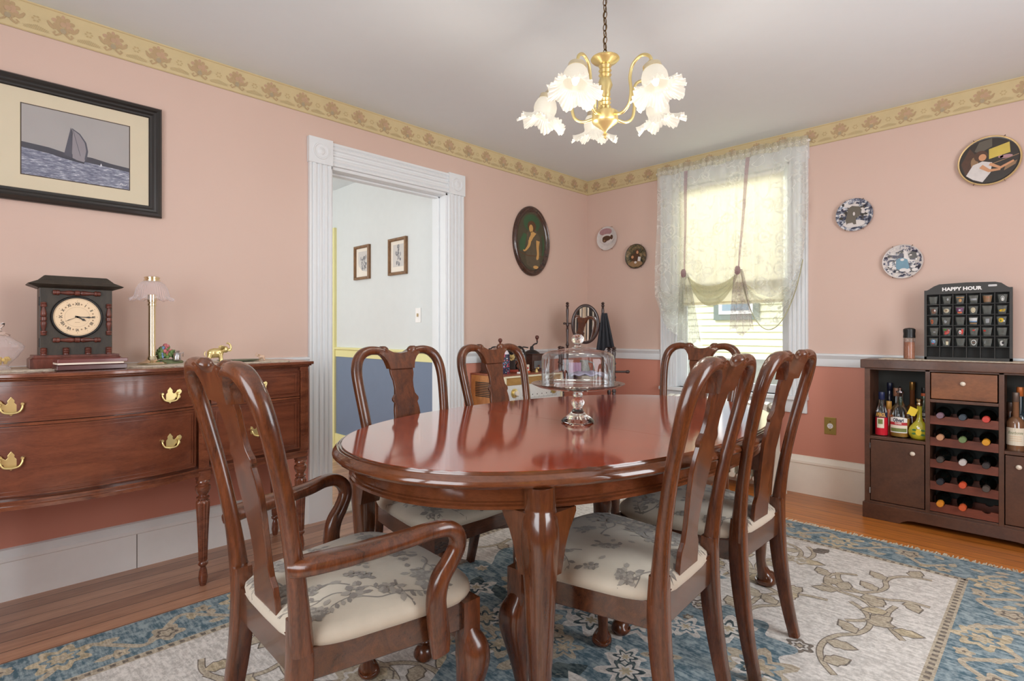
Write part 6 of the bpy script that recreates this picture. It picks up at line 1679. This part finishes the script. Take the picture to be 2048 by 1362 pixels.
# striped curtain on the wall behind the camera, caught in the little oval mirror
t = thing('striped_curtain', 'cream and charcoal striped curtain reflected in the oval mirror', 'curtain', (XR - .05, -3.55, 0))
g = G()
for k in range(16): g.mat(k % 2).grid(lambda a, b, k=k: (.025 * math.sin((k + a) * 2.2), -.05 + (k + a) * .045 - .3, .25 + 2.0 * b), 3, 2)
g.build('striped_panel', [plain('curtain_cream', (236, 226, 206), .8), plain('curtain_charcoal', (52, 52, 56), .8)], t, smooth=60)
g = G(); g.tube([(0, -.5, 2.27), (0, .5, 2.27)], .012, 8, (0, 0, 1)); g.build('curtain_rod', M['iron'], t)
g = G(); g.box(-.005, .045, -.95, -.36, 1.25, 2.2); struct_y = g.build('yellow_panel', plain('yellow_hanging', (226, 190, 96), .7), t, smooth=0)
# ------------------------------------------------------------------ light
def area(name, loc, rot, sx_, sy_, e, c):
    l = bpy.data.lights.new(name, 'AREA'); l.shape = 'RECTANGLE'; l.size = sx_; l.size_y = sy_; l.energy = e; l.color = c
    o = bpy.data.objects.new(name, l); C.objects.link(o); o.location = loc; o.rotation_euler = rot; return o
area('fill_light_right', (XR + .14, -2.05, 1.45), (0, math.radians(90 + 4), 0), 1.5, 1.28, 28, (.98, .99, 1))  # unseen fill lamp added in the made-up right wall opening
area('fill_light_front', (2.3, YS - .14, 1.40), (math.radians(90 + 4), 0, 0), 1.78, 1.5, 30, (.98, .99, 1))  # added fill from behind the camera, through the invented front opening
area('fill_light_hall', (-1.4, -4.4, 1.6), (math.radians(90), 0, 0), 1.6, 1.4, 34, (1, .99, .97))  # lamp added inside the closed hall to brighten it; no window there
area('window_daylight_back', (1.34, 1.9, 2.75), (math.radians(-62), 0, 0), 2.2, 1.5, 190, (.93, .97, 1))
for i, p in enumerate(bulbs):
    l = bpy.data.lights.new('bulb_light', 'POINT'); l.energy = 2.2; l.color = (1, .92, .80); l.shadow_soft_size = .05
    o = bpy.data.objects.new('bulb_light', l); C.objects.link(o); o.location = p
sun = bpy.data.lights.new('sun', 'SUN'); sun.energy = 1.8; sun.angle = math.radians(3); sun.color = (1, .96, .88)
so = bpy.data.objects.new('sun', sun); C.objects.link(so); so.rotation_euler = (math.radians(48), 0, math.radians(-20))
w = bpy.data.worlds.new('world'); sc.world = w; w.use_nodes = True
bg = w.node_tree.nodes['Background']; bg.inputs[0].default_value = (.80, .90, 1.0, 1); bg.inputs[1].default_value = 2.0

sc.view_settings.view_transform = 'Standard'; sc.view_settings.look = 'None'; sc.view_settings.gamma = 1; sc.view_settings.use_curve_mapping = False
sc.view_settings.exposure = 0.40
sc.cycles.max_bounces = 10; sc.cycles.transparent_max_bounces = 24; sc.cycles.transmission_bounces = 10; sc.cycles.diffuse_bounces = 5
sc.cycles.caustics_reflective = False; sc.cycles.caustics_refractive = False; sc.cycles.sample_clamp_indirect = 6
